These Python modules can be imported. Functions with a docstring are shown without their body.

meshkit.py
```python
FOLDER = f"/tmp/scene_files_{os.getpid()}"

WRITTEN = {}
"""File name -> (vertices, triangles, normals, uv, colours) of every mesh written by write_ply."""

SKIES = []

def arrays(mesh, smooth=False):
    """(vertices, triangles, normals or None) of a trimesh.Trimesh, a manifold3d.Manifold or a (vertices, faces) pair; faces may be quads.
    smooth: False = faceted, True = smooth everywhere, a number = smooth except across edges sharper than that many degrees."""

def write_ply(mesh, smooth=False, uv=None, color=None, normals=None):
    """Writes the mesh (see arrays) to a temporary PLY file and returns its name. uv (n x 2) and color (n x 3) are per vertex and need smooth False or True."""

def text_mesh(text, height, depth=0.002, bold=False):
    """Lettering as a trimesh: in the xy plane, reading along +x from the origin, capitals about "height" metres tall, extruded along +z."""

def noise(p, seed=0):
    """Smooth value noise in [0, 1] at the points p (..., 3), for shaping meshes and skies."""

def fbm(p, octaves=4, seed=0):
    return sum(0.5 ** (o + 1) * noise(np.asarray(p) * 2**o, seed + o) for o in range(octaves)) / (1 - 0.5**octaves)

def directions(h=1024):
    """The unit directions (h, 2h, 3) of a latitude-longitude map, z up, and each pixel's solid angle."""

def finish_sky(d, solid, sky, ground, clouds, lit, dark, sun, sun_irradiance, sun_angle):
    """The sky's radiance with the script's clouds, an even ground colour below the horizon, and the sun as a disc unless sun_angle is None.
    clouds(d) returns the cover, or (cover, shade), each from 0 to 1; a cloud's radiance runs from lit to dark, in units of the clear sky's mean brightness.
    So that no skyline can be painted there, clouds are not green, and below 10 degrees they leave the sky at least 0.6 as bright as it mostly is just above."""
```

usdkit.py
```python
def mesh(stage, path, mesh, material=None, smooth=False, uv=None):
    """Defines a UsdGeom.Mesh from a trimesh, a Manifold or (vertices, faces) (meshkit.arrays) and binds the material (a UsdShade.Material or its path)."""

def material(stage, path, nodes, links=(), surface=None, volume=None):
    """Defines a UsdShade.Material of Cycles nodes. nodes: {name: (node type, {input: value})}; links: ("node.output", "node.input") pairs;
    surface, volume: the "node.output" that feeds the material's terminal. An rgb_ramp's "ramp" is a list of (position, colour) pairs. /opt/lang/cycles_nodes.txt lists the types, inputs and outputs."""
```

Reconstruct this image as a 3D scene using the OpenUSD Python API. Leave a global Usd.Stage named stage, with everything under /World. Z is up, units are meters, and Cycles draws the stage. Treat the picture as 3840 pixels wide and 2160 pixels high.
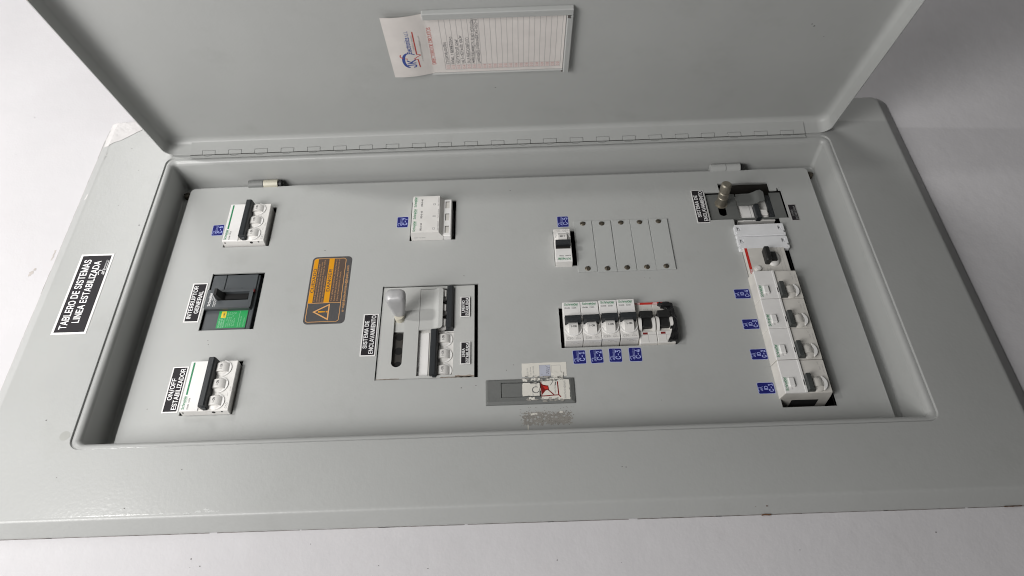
import math, random
import numpy as np, trimesh, usdkit, meshkit
from trimesh.creation import extrude_polygon, triangulate_polygon
from shapely.geometry import Polygon, box as sbox, Point, LineString
from shapely import affinity, union_all
from pxr import Usd, UsdGeom, UsdLux, UsdShade, Gf, Sdf

stage = Usd.Stage.CreateInMemory()
UsdGeom.SetStageUpAxis(stage, UsdGeom.Tokens.z)
UsdGeom.SetStageMetersPerUnit(stage, 1.0)
UsdGeom.Xform.Define(stage, '/World')
UsdGeom.Scope.Define(stage, '/World/Looks')
rng = random.Random(7)
nrng = np.random.default_rng(7)

# ---------------------------------------------------------------- frame of reference
# Everything on the panel is drawn in millimetres as (u, v, w): u runs down the wall,
# v to the right along the wall, w out of the wall.  The camera is rolled a quarter turn.
Z0 = 1400.0
B = np.array([[0, 0, -1.0], [1, 0, 0], [0, -1, 0]])            # rows: world directions of u, v, w


def world(u, v, w):
    return (np.array([u, v, w]) @ B + [0, 0, Z0]) * 0.001


def frame_matrix(axes, origin):
    """axes: rows = local x, y, z in uvw."""
    R = np.asarray(axes, float) @ B
    m = np.eye(4)
    m[:3, :3] = R
    m[3, :3] = world(*origin)
    return Gf.Matrix4d(*m.ravel().tolist())


def rot_axes(deg):
    c, s = math.cos(math.radians(deg)), math.sin(math.radians(deg))
    return [[c, s, 0], [-s, c, 0], [0, 0, 1]]


# ---------------------------------------------------------------- camera
from scipy.spatial.transform import Rotation
F_PX = 2858.7
RM = Rotation.from_rotvec([0.6342, 0.0142, -0.0321]).as_matrix()
CAM = np.array([14.2, -467.1, 604.8])
cam = UsdGeom.Camera.Define(stage, '/World/Camera')
cam.AddTransformOp().Set(frame_matrix(RM.T, CAM))
cam.CreateHorizontalApertureAttr(36.0)
cam.CreateVerticalApertureAttr(20.25)
cam.CreateFocalLengthAttr(36.0 * F_PX / 3840)
cam.CreateClippingRangeAttr(Gf.Vec2f(0.02, 100))
cam.CreateExposureAttr(0.40)


# ---------------------------------------------------------------- light: an unseen ceiling lamp up the wall, broad unseen lamps added for soft light, room bounce
def look_axes(src, dst):
    z = np.array(src, float) - np.array(dst, float)
    z /= np.linalg.norm(z)
    x = np.cross([0, 1, 0], z); x /= np.linalg.norm(x)
    return [x, np.cross(z, x), z]


def rect_light(name, src, dst, w, h, intensity, color):
    L = UsdLux.RectLight.Define(stage, '/World/' + name)
    L.AddTransformOp().Set(frame_matrix(look_axes(src, dst), src))
    L.CreateWidthAttr(w); L.CreateHeightAttr(h)
    L.CreateIntensityAttr(intensity); L.CreateColorAttr(Gf.Vec3f(*color))
    return L


rect_light('unseen_ceiling_lamp', (-805, 0, 900), (-960, 0, 0), 0.09, 0.03, 470.0, (1.0, 0.985, 0.965))  # out of view, placed to cast the door and knob shadows
rect_light('unseen_soft_lamp', (-900, -900, 1100), (-900, 300, 0), 0.7, 0.7, 7.8, (1.0, 0.99, 0.98))  # added soft fill for the door and lower frame
rect_light('unseen_soft_lamp_001', (-1500, -1050, 950), (-1500, 0, 200), 0.9, 0.9, 7.2, (1.0, 0.975, 0.955))  # added soft fill, lifts the inner face of the door
rect_light('unseen_soft_lamp_002', (-800, 1200, 1200), (0, 200, 0), 0.8, 0.8, 5.0, (1.0, 0.985, 0.97))  # out of view, placed to light the wall behind the open door
usdkit.material(stage, '/World/Looks/room_bounce', {'b': ('background_shader', {'color': (1.0, 0.985, 0.97), 'strength': 0.02})}, surface='b.background')
dome = UsdLux.DomeLight.Define(stage, '/World/room_light')
UsdShade.MaterialBindingAPI.Apply(dome.GetPrim()).Bind(UsdShade.Material.Get(stage, '/World/Looks/room_bounce'))


# ---------------------------------------------------------------- materials
M = {}


def plastic(name, color, rough=0.45, bump=0.0, scale=600, metal=0.0, vary=0.04, spec=0.5):
    nodes = {'g': ('geometry', {}),
             'n': ('noise_texture', {'scale': 60.0, 'detail': 3.0}),
             'r': ('rgb_ramp', {'ramp': [(0.3, tuple(c * (1 - vary) for c in color)), (0.7, tuple(min(1, c * (1 + vary)) for c in color))]}),
             'p': ('principled_bsdf', {'roughness': rough, 'metallic': metal, 'specular_ior_level': spec})}
    links = [('g.position', 'n.vector'), ('n.fac', 'r.fac'), ('r.color', 'p.base_color')]
    if bump:
        nodes['n2'] = ('noise_texture', {'scale': float(scale), 'detail': 2.0})
        nodes['b'] = ('bump', {'strength': bump, 'distance': 0.0005})
        links += [('g.position', 'n2.vector'), ('n2.fac', 'b.height'), ('b.normal', 'p.normal')]
    M[name] = usdkit.material(stage, '/World/Looks/' + name, nodes, links, surface='p.BSDF')


def specked(name, color, rough, bumps, speck, spec=0.5, stain=None, stain_amt=0.0, coat=0.0):
    """Painted metal or plaster: fine relief, faint tone drift, sparse dark specks."""
    nodes = {'g': ('geometry', {}),
             'n': ('noise_texture', {'scale': 7.0, 'detail': 5.0, 'roughness': 0.6}),
             'r': ('rgb_ramp', {'ramp': [(0.3, tuple(c * 0.965 for c in color)), (0.7, tuple(c * 1.03 for c in color))]}),
             'v': ('voronoi_texture', {'scale': speck[0], 'feature': 'f1'}),
             'lt': ('math', {'math_type': 'less_than', 'value2': speck[1]}),
             'sc': ('separate_color', {}),
             'gt': ('math', {'math_type': 'greater_than', 'value2': speck[2]}),
             'mu': ('math', {'math_type': 'multiply'}),
             'mk': ('mix_color', {'b': (0.09, 0.08, 0.07)}),
             'p': ('principled_bsdf', {'roughness': rough, 'specular_ior_level': spec})}
    links = [('g.position', 'n.vector'), ('n.fac', 'r.fac'), ('g.position', 'v.vector'), ('v.distance', 'lt.value1'), ('v.color', 'sc.color'), ('sc.r', 'gt.value1'),
             ('lt.value', 'mu.value1'), ('gt.value', 'mu.value2'), ('mu.value', 'mk.fac'), ('mk.result', 'p.base_color')]
    src = 'r.color'
    if stain:
        nodes['sn'] = ('noise_texture', {'scale': 16.0, 'detail': 6.0, 'roughness': 0.7})
        nodes['sr'] = ('rgb_ramp', {'ramp': [(0.55, (0, 0, 0)), (0.75, (stain_amt,) * 3)]})
        nodes['sm'] = ('mix_color', {'b': stain})
        links += [('g.position', 'sn.vector'), ('sn.fac', 'sr.fac'), ('sr.color', 'sm.fac'), (src, 'sm.a')]
        src = 'sm.result'
    links.append((src, 'mk.a'))
    prev = None
    for i, (sc, st, dist) in enumerate(bumps):
        nodes['bn%d' % i] = ('noise_texture', {'scale': float(sc), 'detail': 2.0})
        nodes['bb%d' % i] = ('bump', {'strength': st, 'distance': dist})
        links += [('g.position', 'bn%d.vector' % i), ('bn%d.fac' % i, 'bb%d.height' % i)]
        if prev:
            links.append((prev, 'bb%d.normal' % i))
        prev = 'bb%d.normal' % i
    links.append((prev, 'p.normal'))
    if coat:
        nodes['p'][1].update({'coat_weight': coat, 'coat_roughness': 0.16})
        links.append((prev, 'p.coat_normal'))
    M[name] = usdkit.material(stage, '/World/Looks/' + name, nodes, links, surface='p.BSDF')


specked('enamel', (0.390, 0.397, 0.388), 0.45, [(300, 0.22, 0.0005), (40, 0.05, 0.002)], (11.0, 0.014, 0.72), stain=(0.325, 0.33, 0.315), stain_amt=0.38, coat=0.2)
specked('enamel_smooth', (0.428, 0.436, 0.426), 0.44, [(380, 0.2, 0.0004), (30, 0.06, 0.002)], (13.0, 0.012, 0.8), stain=(0.345, 0.35, 0.335), stain_amt=0.38)
specked('enamel_plate', (0.445, 0.457, 0.446), 0.42, [(380, 0.2, 0.0004), (30, 0.06, 0.002)], (13.0, 0.012, 0.8))
specked('enamel_pale', (0.50, 0.505, 0.49), 0.45, [(380, 0.2, 0.0004), (30, 0.06, 0.002)], (13.0, 0.012, 0.8))
plastic('enamel_worn', (0.34, 0.345, 0.325), 0.6)
specked('plaster', (0.570, 0.560, 0.573), 0.85, [(110, 0.14, 0.0015), (22, 0.16, 0.005), (420, 0.16, 0.0006)], (12.0, 0.018, 0.62), spec=0.25, stain=(0.56, 0.53, 0.52), stain_amt=0.12)
plastic('smear_paint', (0.60, 0.585, 0.58), 0.8, 0.5, 220, vary=0.08)
plastic('smear_brown', (0.44, 0.41, 0.385), 0.7, 0.4, 200, vary=0.15)
plastic('white_plastic', (0.74, 0.725, 0.70), 0.40)
plastic('cover_white', (0.80, 0.79, 0.775), 0.38)
plastic('ivory_plastic', (0.62, 0.60, 0.56), 0.45, vary=0.08)
plastic('blank_white', (0.78, 0.785, 0.80), 0.35)
plastic('black_toggle', (0.022, 0.025, 0.028), 0.42)
plastic('grey_toggle', (0.055, 0.06, 0.058), 0.5, 0.3, 500, vary=0.4)
plastic('black_plastic', (0.012, 0.012, 0.012), 0.5)
plastic('void_black', (0.006, 0.006, 0.006), 0.9)  # near black on flat pieces where openings lie in shade
plastic('charcoal', (0.068, 0.076, 0.082), 0.42, 0.15, 900)
plastic('charcoal_dark', (0.045, 0.05, 0.054), 0.4, 0.1, 900)
plastic('tape', (0.010, 0.010, 0.011), 0.3, 0.7, 300)
plastic('label_black', (0.018, 0.016, 0.019), 0.6, spec=0.3)
plastic('label_white', (0.80, 0.79, 0.78), 0.4)
plastic('print_white', (0.82, 0.82, 0.82), 0.5)
plastic('print_grey', (0.30, 0.30, 0.30), 0.5)
plastic('print_black', (0.03, 0.03, 0.035), 0.5)
plastic('print_green', (0.03, 0.22, 0.10), 0.5)
plastic('print_pale_green', (0.30, 0.52, 0.38), 0.5)
plastic('blue_sticker', (0.011, 0.014, 0.15), 0.4)
plastic('blue_print', (0.40, 0.45, 0.80), 0.4)
plastic('ink_blue', (0.03, 0.07, 0.30), 0.5)
plastic('ink_red', (0.50, 0.06, 0.04), 0.5)
plastic('ink_pink', (0.55, 0.26, 0.24), 0.6)
plastic('ink_grey', (0.40, 0.385, 0.38), 0.6)
plastic('ink_pen', (0.09, 0.09, 0.10), 0.6)
plastic('pink_paper', (0.70, 0.615, 0.59), 0.7)
plastic('paper', (0.72, 0.68, 0.65), 0.7, 0.05, 900)
plastic('seal_paper', (0.70, 0.68, 0.62), 0.6, 0.2, 600)
plastic('seal_blue', (0.45, 0.47, 0.55), 0.6)
plastic('glue_residue', (0.31, 0.295, 0.27), 0.8, 0.5, 700, vary=0.25)
plastic('crumb_pale', (0.46, 0.45, 0.42), 0.8)
plastic('crumb_dark', (0.21, 0.20, 0.18), 0.8)
plastic('orange', (0.70, 0.30, 0.0), 0.4)
plastic('orange_line', (0.72, 0.38, 0.14), 0.4)
plastic('orange_text', (0.55, 0.30, 0.13), 0.5)
plastic('warning_grey', (0.075, 0.073, 0.075), 0.4)
plastic('warning_brown', (0.095, 0.065, 0.05), 0.4)
plastic('green_label', (0.015, 0.32, 0.085), 0.4)
plastic('yellow_label', (0.75, 0.55, 0.03), 0.4)
plastic('red_plastic', (0.55, 0.03, 0.02), 0.4)
plastic('red_dark', (0.20, 0.012, 0.01), 0.35)
plastic('lock_grey', (0.15, 0.155, 0.15), 0.5, 0.25, 500)
plastic('plate_grey', (0.125, 0.13, 0.125), 0.5, 0.2, 300)
plastic('silver_paint', (0.47, 0.47, 0.475), 0.4, 0.3, 160, metal=0.2)
plastic('scuff_paint', (0.50, 0.51, 0.50), 0.5, 0.3, 300)
plastic('zinc', (0.30, 0.275, 0.225), 0.42, 0.25, 300, metal=0.7)
plastic('zinc_pale', (0.47, 0.45, 0.37), 0.5, 0.2, 300, metal=0.15)
plastic('brass_screw', (0.10, 0.085, 0.062), 0.4, 0.9, 700, metal=0.35, vary=0.4)
plastic('hole_dark', (0.02, 0.018, 0.016), 0.6)  # near black painted for the shade inside holes, slots and gaps
plastic('slider_and_box_shade', (0.035, 0.032, 0.028), 0.6)  # dark slider, also paints the shade inside the box
plastic('beige_disc', (0.55, 0.52, 0.43), 0.5, 0.3, 300)
plastic('rust', (0.11, 0.05, 0.022), 0.8, 0.5, 500, vary=0.4)
plastic('rust_pale', (0.30, 0.25, 0.21), 0.8, 0.3, 600, vary=0.3)
plastic('joint_grey', (0.17, 0.155, 0.145), 0.85, vary=0.3)
plastic('grime_and_gap', (0.10, 0.09, 0.085), 0.8, 0.3, 500, vary=0.3)


# ---------------------------------------------------------------- scene helpers
taken = {}


def numbered(parent, name):
    k = (parent, name)
    i = taken.get(k, -1) + 1
    taken[k] = i
    return name if i == 0 else '%s_%03d' % (name, i)


def custom(prim, label=None, cat=None, group=None, kind=None):
    for k, val in (('label', label), ('category', cat), ('group', group), ('kind', kind)):
        if val:
            prim.SetCustomDataByKey(k, val)
    return prim


def thing(name, label, cat, origin, rot=0.0, group=None, axes=None):
    path = '/World/' + numbered('/World', name)
    x = UsdGeom.Xform.Define(stage, path)
    x.AddTransformOp().Set(frame_matrix(axes if axes is not None else rot_axes(rot), origin))
    custom(x.GetPrim(), label, cat, group)
    return path


def copy_of(src, name, label, cat, origin, rot=0.0, group=None):
    path = thing(name, label, cat, origin, rot, group)
    pr = stage.GetPrimAtPath(path)
    pr.GetReferences().AddInternalReference(Sdf.Path(src))
    pr.SetInstanceable(True)
    return path


def part(parent, name, mesh, mat, smooth=25, label=None, kind=None):
    """One Mesh prim from local millimetres."""
    if isinstance(mesh, (list, tuple)):
        mesh = trimesh.util.concatenate([m for m in mesh if m is not None])
    m = mesh.copy()
    m.apply_scale(0.001)
    path = parent + '/' + numbered(parent, name)
    pr = usdkit.mesh(stage, path, m, M[mat], smooth=smooth)
    custom(pr.GetPrim(), label, kind=kind)
    return path


# shapes --------------------------------------------------------------
def bx(x0, x1, y0, y1, z0, z1, c=0.4):
    c = min(c, (x1 - x0) / 2.2, (y1 - y0) / 2.2, (z1 - z0) / 2.2)
    P = []
    for sx, x in ((1, x0), (-1, x1)):
        for sy, y in ((1, y0), (-1, y1)):
            for sz, z in ((1, z0), (-1, z1)):
                P += [(x + sx * c, y + sy * c, z), (x + sx * c, y, z + sz * c), (x, y + sy * c, z + sz * c)]
    return trimesh.convex.convex_hull(np.array(P))


def flat(poly, z0, z1):
    if poly.is_empty:
        return None
    out = []
    for g in getattr(poly, 'geoms', [poly]):
        if g.geom_type == 'Polygon' and g.area > 1e-4:
            m = extrude_polygon(g, z1 - z0, engine='earcut')
            m.apply_translation([0, 0, z0])
            out.append(m)
    return trimesh.util.concatenate(out) if out else None


def rrect(x0, x1, y0, y1, r, q=6):
    return sbox(x0 + r, y0 + r, x1 - r, y1 - r).buffer(r, quad_segs=q) if r > 0 else sbox(x0, y0, x1, y1)


def along_x(yz, x0, x1):
    """Prism of the (y, z) outline from x0 to x1."""
    m = extrude_polygon(Polygon(yz) if not isinstance(yz, Polygon) else yz, x1 - x0, engine='earcut')
    v = m.vertices.copy()
    m.vertices = np.stack([v[:, 2] + x0, v[:, 0], v[:, 1]], 1)
    return m


def revolve(rz, n=28, at=(0, 0, 0)):
    m = trimesh.creation.revolve(np.array(rz, float), sections=n)
    m.apply_translation(at)
    return m


def disc(x, y, r, z0, z1, n=20):
    m = trimesh.creation.cylinder(r, z1 - z0, sections=n)
    m.apply_translation([x, y, (z0 + z1) / 2])
    return m


def loop(x0, x1, y0, y1, r, k=7):
    r = max(r, 0.01)
    P = []
    for cx, cy, a0 in ((x1 - r, y1 - r, 0), (x0 + r, y1 - r, 90), (x0 + r, y0 + r, 180), (x1 - r, y0 + r, 270)):
        for i in range(k + 1):
            a = math.radians(a0 + 90.0 * i / k)
            P.append((cx + r * math.cos(a), cy + r * math.sin(a)))
    return np.array(P)


def loft(rings, cap_start=False, cap_end=False):
    """rings: list of (loop points, z)."""
    n = len(rings[0][0])
    V = np.vstack([np.column_stack([P, np.full(n, z)]) for P, z in rings])
    Fc = []
    for i in range(len(rings) - 1):
        for j in range(n):
            a, b = i * n + j, i * n + (j + 1) % n
            Fc += [(a, b, b + n), (a, b + n, a + n)]
    for on, base, flip in ((cap_start, 0, True), (cap_end, (len(rings) - 1) * n, False)):
        if on:
            c = len(V)
            V = np.vstack([V, V[base:base + n].mean(0)])
            for j in range(n):
                t = (base + j, base + (j + 1) % n, c)
                Fc.append(t[::-1] if flip else t)
    return trimesh.Trimesh(V, np.array(Fc), process=False)


TXT = {}


def txt(s, x, y, h, z, width=None, bold=False, rot=0.0, align='l', slant=0.0, depth=0.04):
    k = (s, bold)
    if k not in TXT:
        m = meshkit.text_mesh(s.replace('I', '\u0399'), 1.0, depth=1.0, bold=bold)
        TXT[k] = m
    m = TXT[k].copy()
    v = m.vertices.copy()
    w0 = v[:, 0].max()
    sx = h if width is None else width / w0
    v[:, 0] *= sx
    v[:, 1] *= h
    v[:, 0] += slant * v[:, 1]
    v[:, 2] *= depth
    if align == 'c':
        v[:, 0] -= w0 * sx / 2
    elif align == 'r':
        v[:, 0] -= w0 * sx
    c, q = math.cos(math.radians(rot)), math.sin(math.radians(rot))
    v = np.column_stack([x + c * v[:, 0] - q * v[:, 1], y + q * v[:, 0] + c * v[:, 1], v[:, 2] + z])
    m.vertices = v
    return m


def ragged(x0, x1, y0, y1, amp, step, seed, holes=0):
    """An outline with torn edges."""
    r = random.Random(seed)
    P = []
    def edge(a, b):
        L = math.dist(a, b); n = max(2, int(L / step))
        nx, ny = -(b[1] - a[1]) / L, (b[0] - a[0]) / L
        for i in range(n):
            t = i / n; o = r.uniform(-amp, amp)
            P.append((a[0] + (b[0] - a[0]) * t + nx * o, a[1] + (b[1] - a[1]) * t + ny * o))
    edge((x0, y0), (x1, y0)); edge((x1, y0), (x1, y1)); edge((x1, y1), (x0, y1)); edge((x0, y1), (x0, y0))
    p = Polygon(P).buffer(0)
    for _ in range(holes):
        cx, cy = r.uniform(x0, x1), r.uniform(y0, y1)
        p = p.difference(Polygon([(cx + r.uniform(.3, 1) * amp * 1.3 * math.cos(a), cy + r.uniform(.3, 1) * amp * math.sin(a)) for a in np.linspace(0, 6.28, 8)[:-1]]).buffer(0))
    return p


PANEL_W = -33.0

# ================================================================ the setting: plastered wall
wall_poly = sbox(-2600, -2600, 2600, 2600).difference(sbox(-459, -243, 459, 243))
wp = part('/World', 'wall', flat(wall_poly, -30, 0), 'plaster', smooth=False)
# the wall's own frame
wx = stage.GetPrimAtPath(wp)
UsdGeom.Xformable(wx).AddTransformOp().Set(frame_matrix(rot_axes(0), (0, 0, -12.8)))
custom(wx, 'white painted plaster wall around the flush grey cabinet', kind='structure')


def blob(outline, z0, z1, seed, res=3.0):
    """A skin of paint or filler with a ragged edge and a domed top."""
    return flat(outline, z0, z1)


# smears of filler and wall paint running over the cabinet's edge (parts of the wall)
def slab_on_bevel(v0, v1, a, b, name, mat, seed, amp):
    # a skin of dried paint lying on the frame's left bevel from u=a to u=b
    r = random.Random(seed); n = max(4, int((v1 - v0) / 2)); V = []; Fc = []
    for i in range(n + 1):
        v = v0 + (v1 - v0) * i / n
        e = b + amp * (meshkit.noise(np.array([[v * 0.16, seed * 3.1, 0]]))[0] - .5) * 2 + amp * .5 * r.uniform(-1, 1)
        e = a + (e - a) * min(1, i / 2, (n - i) / 2)
        for t in (0, .5, 1):
            u = a + (e - a) * t
            h = (u + 467.5) * (10.7 / 13.9) if u < -453.6 else 10.7 + min(2.0, (u + 453.6) * .6)
            V.append((u, v, h + 0.35 + 0.12 * (1 - t)))
    for i in range(n):
        for k in (0, 1):
            p = i * 3 + k
            Fc += [(p, p + 1, p + 4), (p, p + 4, p + 3)]
    part(wp, name, trimesh.Trimesh(V, Fc, process=False), mat, smooth=40)


slab_on_bevel(-250, 236, -467.6, -461.0, 'dried_paint', 'smear_brown', 3, 1.6)
slab_on_bevel(176, 196, -467.0, -450.5, 'paint_smear', 'smear_paint', 5, 1.6)
slab_on_bevel(148, 174, -467.0, -457.0, 'paint_smear', 'smear_paint', 6, 1.2)
slab_on_bevel(118, 132, -467.0, -453.5, 'paint_smear', 'smear_paint', 7, 1.2)
corner = Polygon([(-467, 212), (-459, 208), (-452, 203), (-446, 208), (-438, 212), (-430, 219), (-420, 227), (-408, 240), (-396, 247), (-390, 256), (-405, 258.5), (-425, 258), (-452, 257.5), (-464, 254)])
m = flat(corner, 0, 0.2).subdivide_to_size(3.0)
vv = m.vertices.copy()
d = np.minimum(np.minimum((vv[:, 0] + 467.5) * (10.7 / 13.9), (253 - vv[:, 1]) * (10.7 / 10.0)), 12.7)
m.vertices = np.column_stack([vv[:, 0] + .8 * (meshkit.fbm(vv * .2, 3, 1) - .5), vv[:, 1] + 1.6 * (meshkit.fbm(vv * .2, 3, 2) - .5), np.maximum(d, 0) + 0.35 + vv[:, 2] + 0.9 * meshkit.fbm(vv * .16, 3, 4) * np.clip(np.array([corner.exterior.distance(Point(q[0], q[1])) for q in vv]) / 6.0, 0, 1)])
part(wp, 'corner_smear', m, 'smear_paint', smooth=False)
for k in range(14):
    a = -440 + 68 * k + rng.uniform(-6, 6); wd = rng.choice((.12, .2, .25, .45))
    part(wp, 'joint_line', flat(ragged(a, a + rng.uniform(66, 74), -251.95 - wd, -251.6, .08, 3, 700 + k), 0.02, 0.06), 'joint_grey', smooth=False)  # flat dark strips drawn for the narrow gap between frame and wall
for k, (a, b, wd) in enumerate(((-75, -20, .2), (0, 30, .4), (60, 120, .25), (130, 186, .3), (196, 226, .5))):
    part(wp, 'joint_line', flat(ragged(-467.7 - wd, -467.3, a, b, .1, 3, 720 + k), 0.02, 0.06), 'joint_grey', smooth=False)
# chipped plaster beside the upper right corner of the frame, and by the left edge
for q in ((399, 405, 286.5, 289, 1.8, 1.2, 11), (403, 405, 281, 286, 0.7, 1.2, 12), (408, 410, 283, 284, 0.5, 1, 15), (-489, -486, 24, 30, 1.4, 1.3, 13), (-486, -484, 31, 34, 0.8, 1, 16), (-472.5, -471, 44, 58, .5, 1.6, 14)):
    part(wp, 'plaster_chip', flat(ragged(*q), 0.05, 0.12), 'smear_brown', smooth=False)

# ================================================================ the cabinet
cab = thing('electrical_cabinet', 'flush mounted grey enamelled steel distribution cabinet with its door swung open', 'electrical cabinet', (0, 0, 0))
FU, FV = 451.0, 240.8
rings = [(loop(-467.5, 467.5, -251.5, 252.5, 13), -12.6), (loop(-466.5, 466.5, -250.9, 251.9, 13), -11.2),
         (loop(-FU - 2.6, FU + 2.6, -FV - 1.9, FV + 1.9, 10), -1.9), (loop(-FU - 1.2, FU + 1.2, -FV - 0.9, FV + 0.9, 9), -0.75),
         (loop(-FU + 0.4, FU - 0.4, -FV + 0.4, FV - 0.4, 8), -0.15), (loop(-FU + 2.4, FU - 2.4, -FV + 2.2, FV - 2.2, 7), 0.0),
         (loop(-378.2, 378.2, -180.0, 180.0, 10), 0.0), (loop(-377.6, 377.6, -179.4, 179.4, 9.5), -0.25), (loop(-377.3, 377.3, -179.1, 179.1, 9.3), -0.9), (loop(-377.1, 377.1, -178.9, 178.9, 9.1), -2.0),
         (loop(-375.8, 375.8, -177.6, 177.6, 8), -1.75), (loop(-374.2, 374.2, -176.0, 176.0, 7), -1.9), (loop(-372.4, 372.4, -174.2, 174.2, 6), -2.7), (loop(-371.0, 371.0, -172.8, 172.8, 5), -4.4), (loop(-370.4, 370.4, -172.2, 172.2, 4), -7.0)]
part(cab, 'frame', loft(rings), 'enamel', smooth=28)
part(cab, 'recess_wall', loft([(loop(-370.4, 370.4, -172.2, 172.2, 4), -7.0), (loop(-370, 370, -171.8, 171.8, 4), -43.5), (loop(-369, 369, -170.8, 170.8, 3), -44.5), (loop(-345, 345, -148, 148, 3), -44.5)]), 'enamel_smooth', smooth=28)
part(cab, 'box_interior', loft([(loop(-345, 345, -148, 148, 3), -44.5), (loop(-345, 345, -148, 148, 3), -118)]), 'slider_and_box_shade', smooth=28)  # walls coloured near black for the shade inside the box
part(cab, 'back_plate', bx(-345, 345, -148, 148, -121, -118.2, 0.2), 'slider_and_box_shade', smooth=False)  # coloured near black as the shaded depth of the box

# inner panel with its cut-outs
cuts = [sbox(-303.3, 70.5, -252.8, 127.5), sbox(-306.2, -38.0, -250.6, 34.2), sbox(-304.0, -133.0, -253.8, -75.0), sbox(-98.9, 70.5, -48.8, 128.0),
        sbox(-123.2, -102.3, -23.9, 9.5), sbox(57.9, 28.5, 81.5, 76.7), sbox(58.1, -73.0, 171.8, -24.9),
        union_all([sbox(232.9, 85.5, 319.8, 127.2), sbox(250, 120, 307, 140.4), sbox(257.8, -145.4, 308.6, 90), sbox(315, 126, 317.2, 130.5)])]
panel = rrect(-357.4, 357.0, -166.5, 160.4, 5).difference(union_all(cuts))
panel_mesh = flat(panel, -34.5, -33.0)
pan = part(cab, 'inner_panel', panel_mesh, 'enamel_smooth', smooth=False)
# folded edge of the panel and of its cut-outs catches the light: a thin proud rim
for c in cuts:
    for g in getattr(c, 'geoms', [c]):
        part(pan, 'cutout_edge', flat(g.buffer(0.45, join_style=2).difference(g), -33.05, -32.9), 'enamel_smooth', smooth=False)
# barrel hinges of the inner panel
for u0, mats, dv in ((-291.0, ('lock_grey', 'zinc_pale'), 0), (246.5, ('enamel_smooth', 'enamel_smooth'), 0)):
    def barrel(a, b, r):
        m = trimesh.creation.cylinder(r, b - a, sections=22)
        m.apply_transform(trimesh.transformations.rotation_matrix(math.pi / 2, [0, 1, 0])); m.apply_translation([(a + b) / 2, 164.8, -33.4]); return m
    h = part(cab, 'panel_hinge', barrel(u0, u0 + 17, 5.2), mats[0], smooth=40)
    part(h, 'hinge_barrel', barrel(u0 + 17.6, u0 + 34, 5.3), mats[1], smooth=40)
    part(h, 'hinge_pin', [barrel(u0 + 16.5, u0 + 18, 4.3), barrel(u0 + 34, u0 + 37.5, 3.4), barrel(u0 + 36, u0 + 38, 4.6)], 'black_plastic', smooth=40)
    part(h, 'hinge_leaf', bx(u0, u0 + 34, 160, 170, -40.5, -38.5, 0.3), 'enamel_smooth', smooth=False)
for u0, v0 in ((-364.5, 158.5), (362.5, 157.5)):
    s = part(cab, 'corner_screw', revolve([(0, -38.6), (2.0, -38.7), (3.6, -39.6), (4.2, -41), (4.2, -44.6)][::-1], 18, (u0, v0, 0)), 'brass_screw', smooth=40)
    part(s, 'screw_slot', bx(u0 - 3.4, u0 + 3.4, v0 - .45, v0 + .45, -39.2, -38.45, 0.1), 'hole_dark', smooth=False)

# the door, swung about 73 degrees open: local (u, l along the door, n towards the room side of its inner face)
TH = math.radians(17.285)
DA = [[1, 0, 0], [0, -math.sin(TH), math.cos(TH)], [0, -math.cos(TH), -math.sin(TH)]]
DO = np.array([0, 182.4, 1.6])


def dpt(P):
    """door-local points to cabinet-local points"""
    return np.asarray(P) @ np.array([[1, 0, 0], DA[1], DA[2]]) + DO


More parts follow.
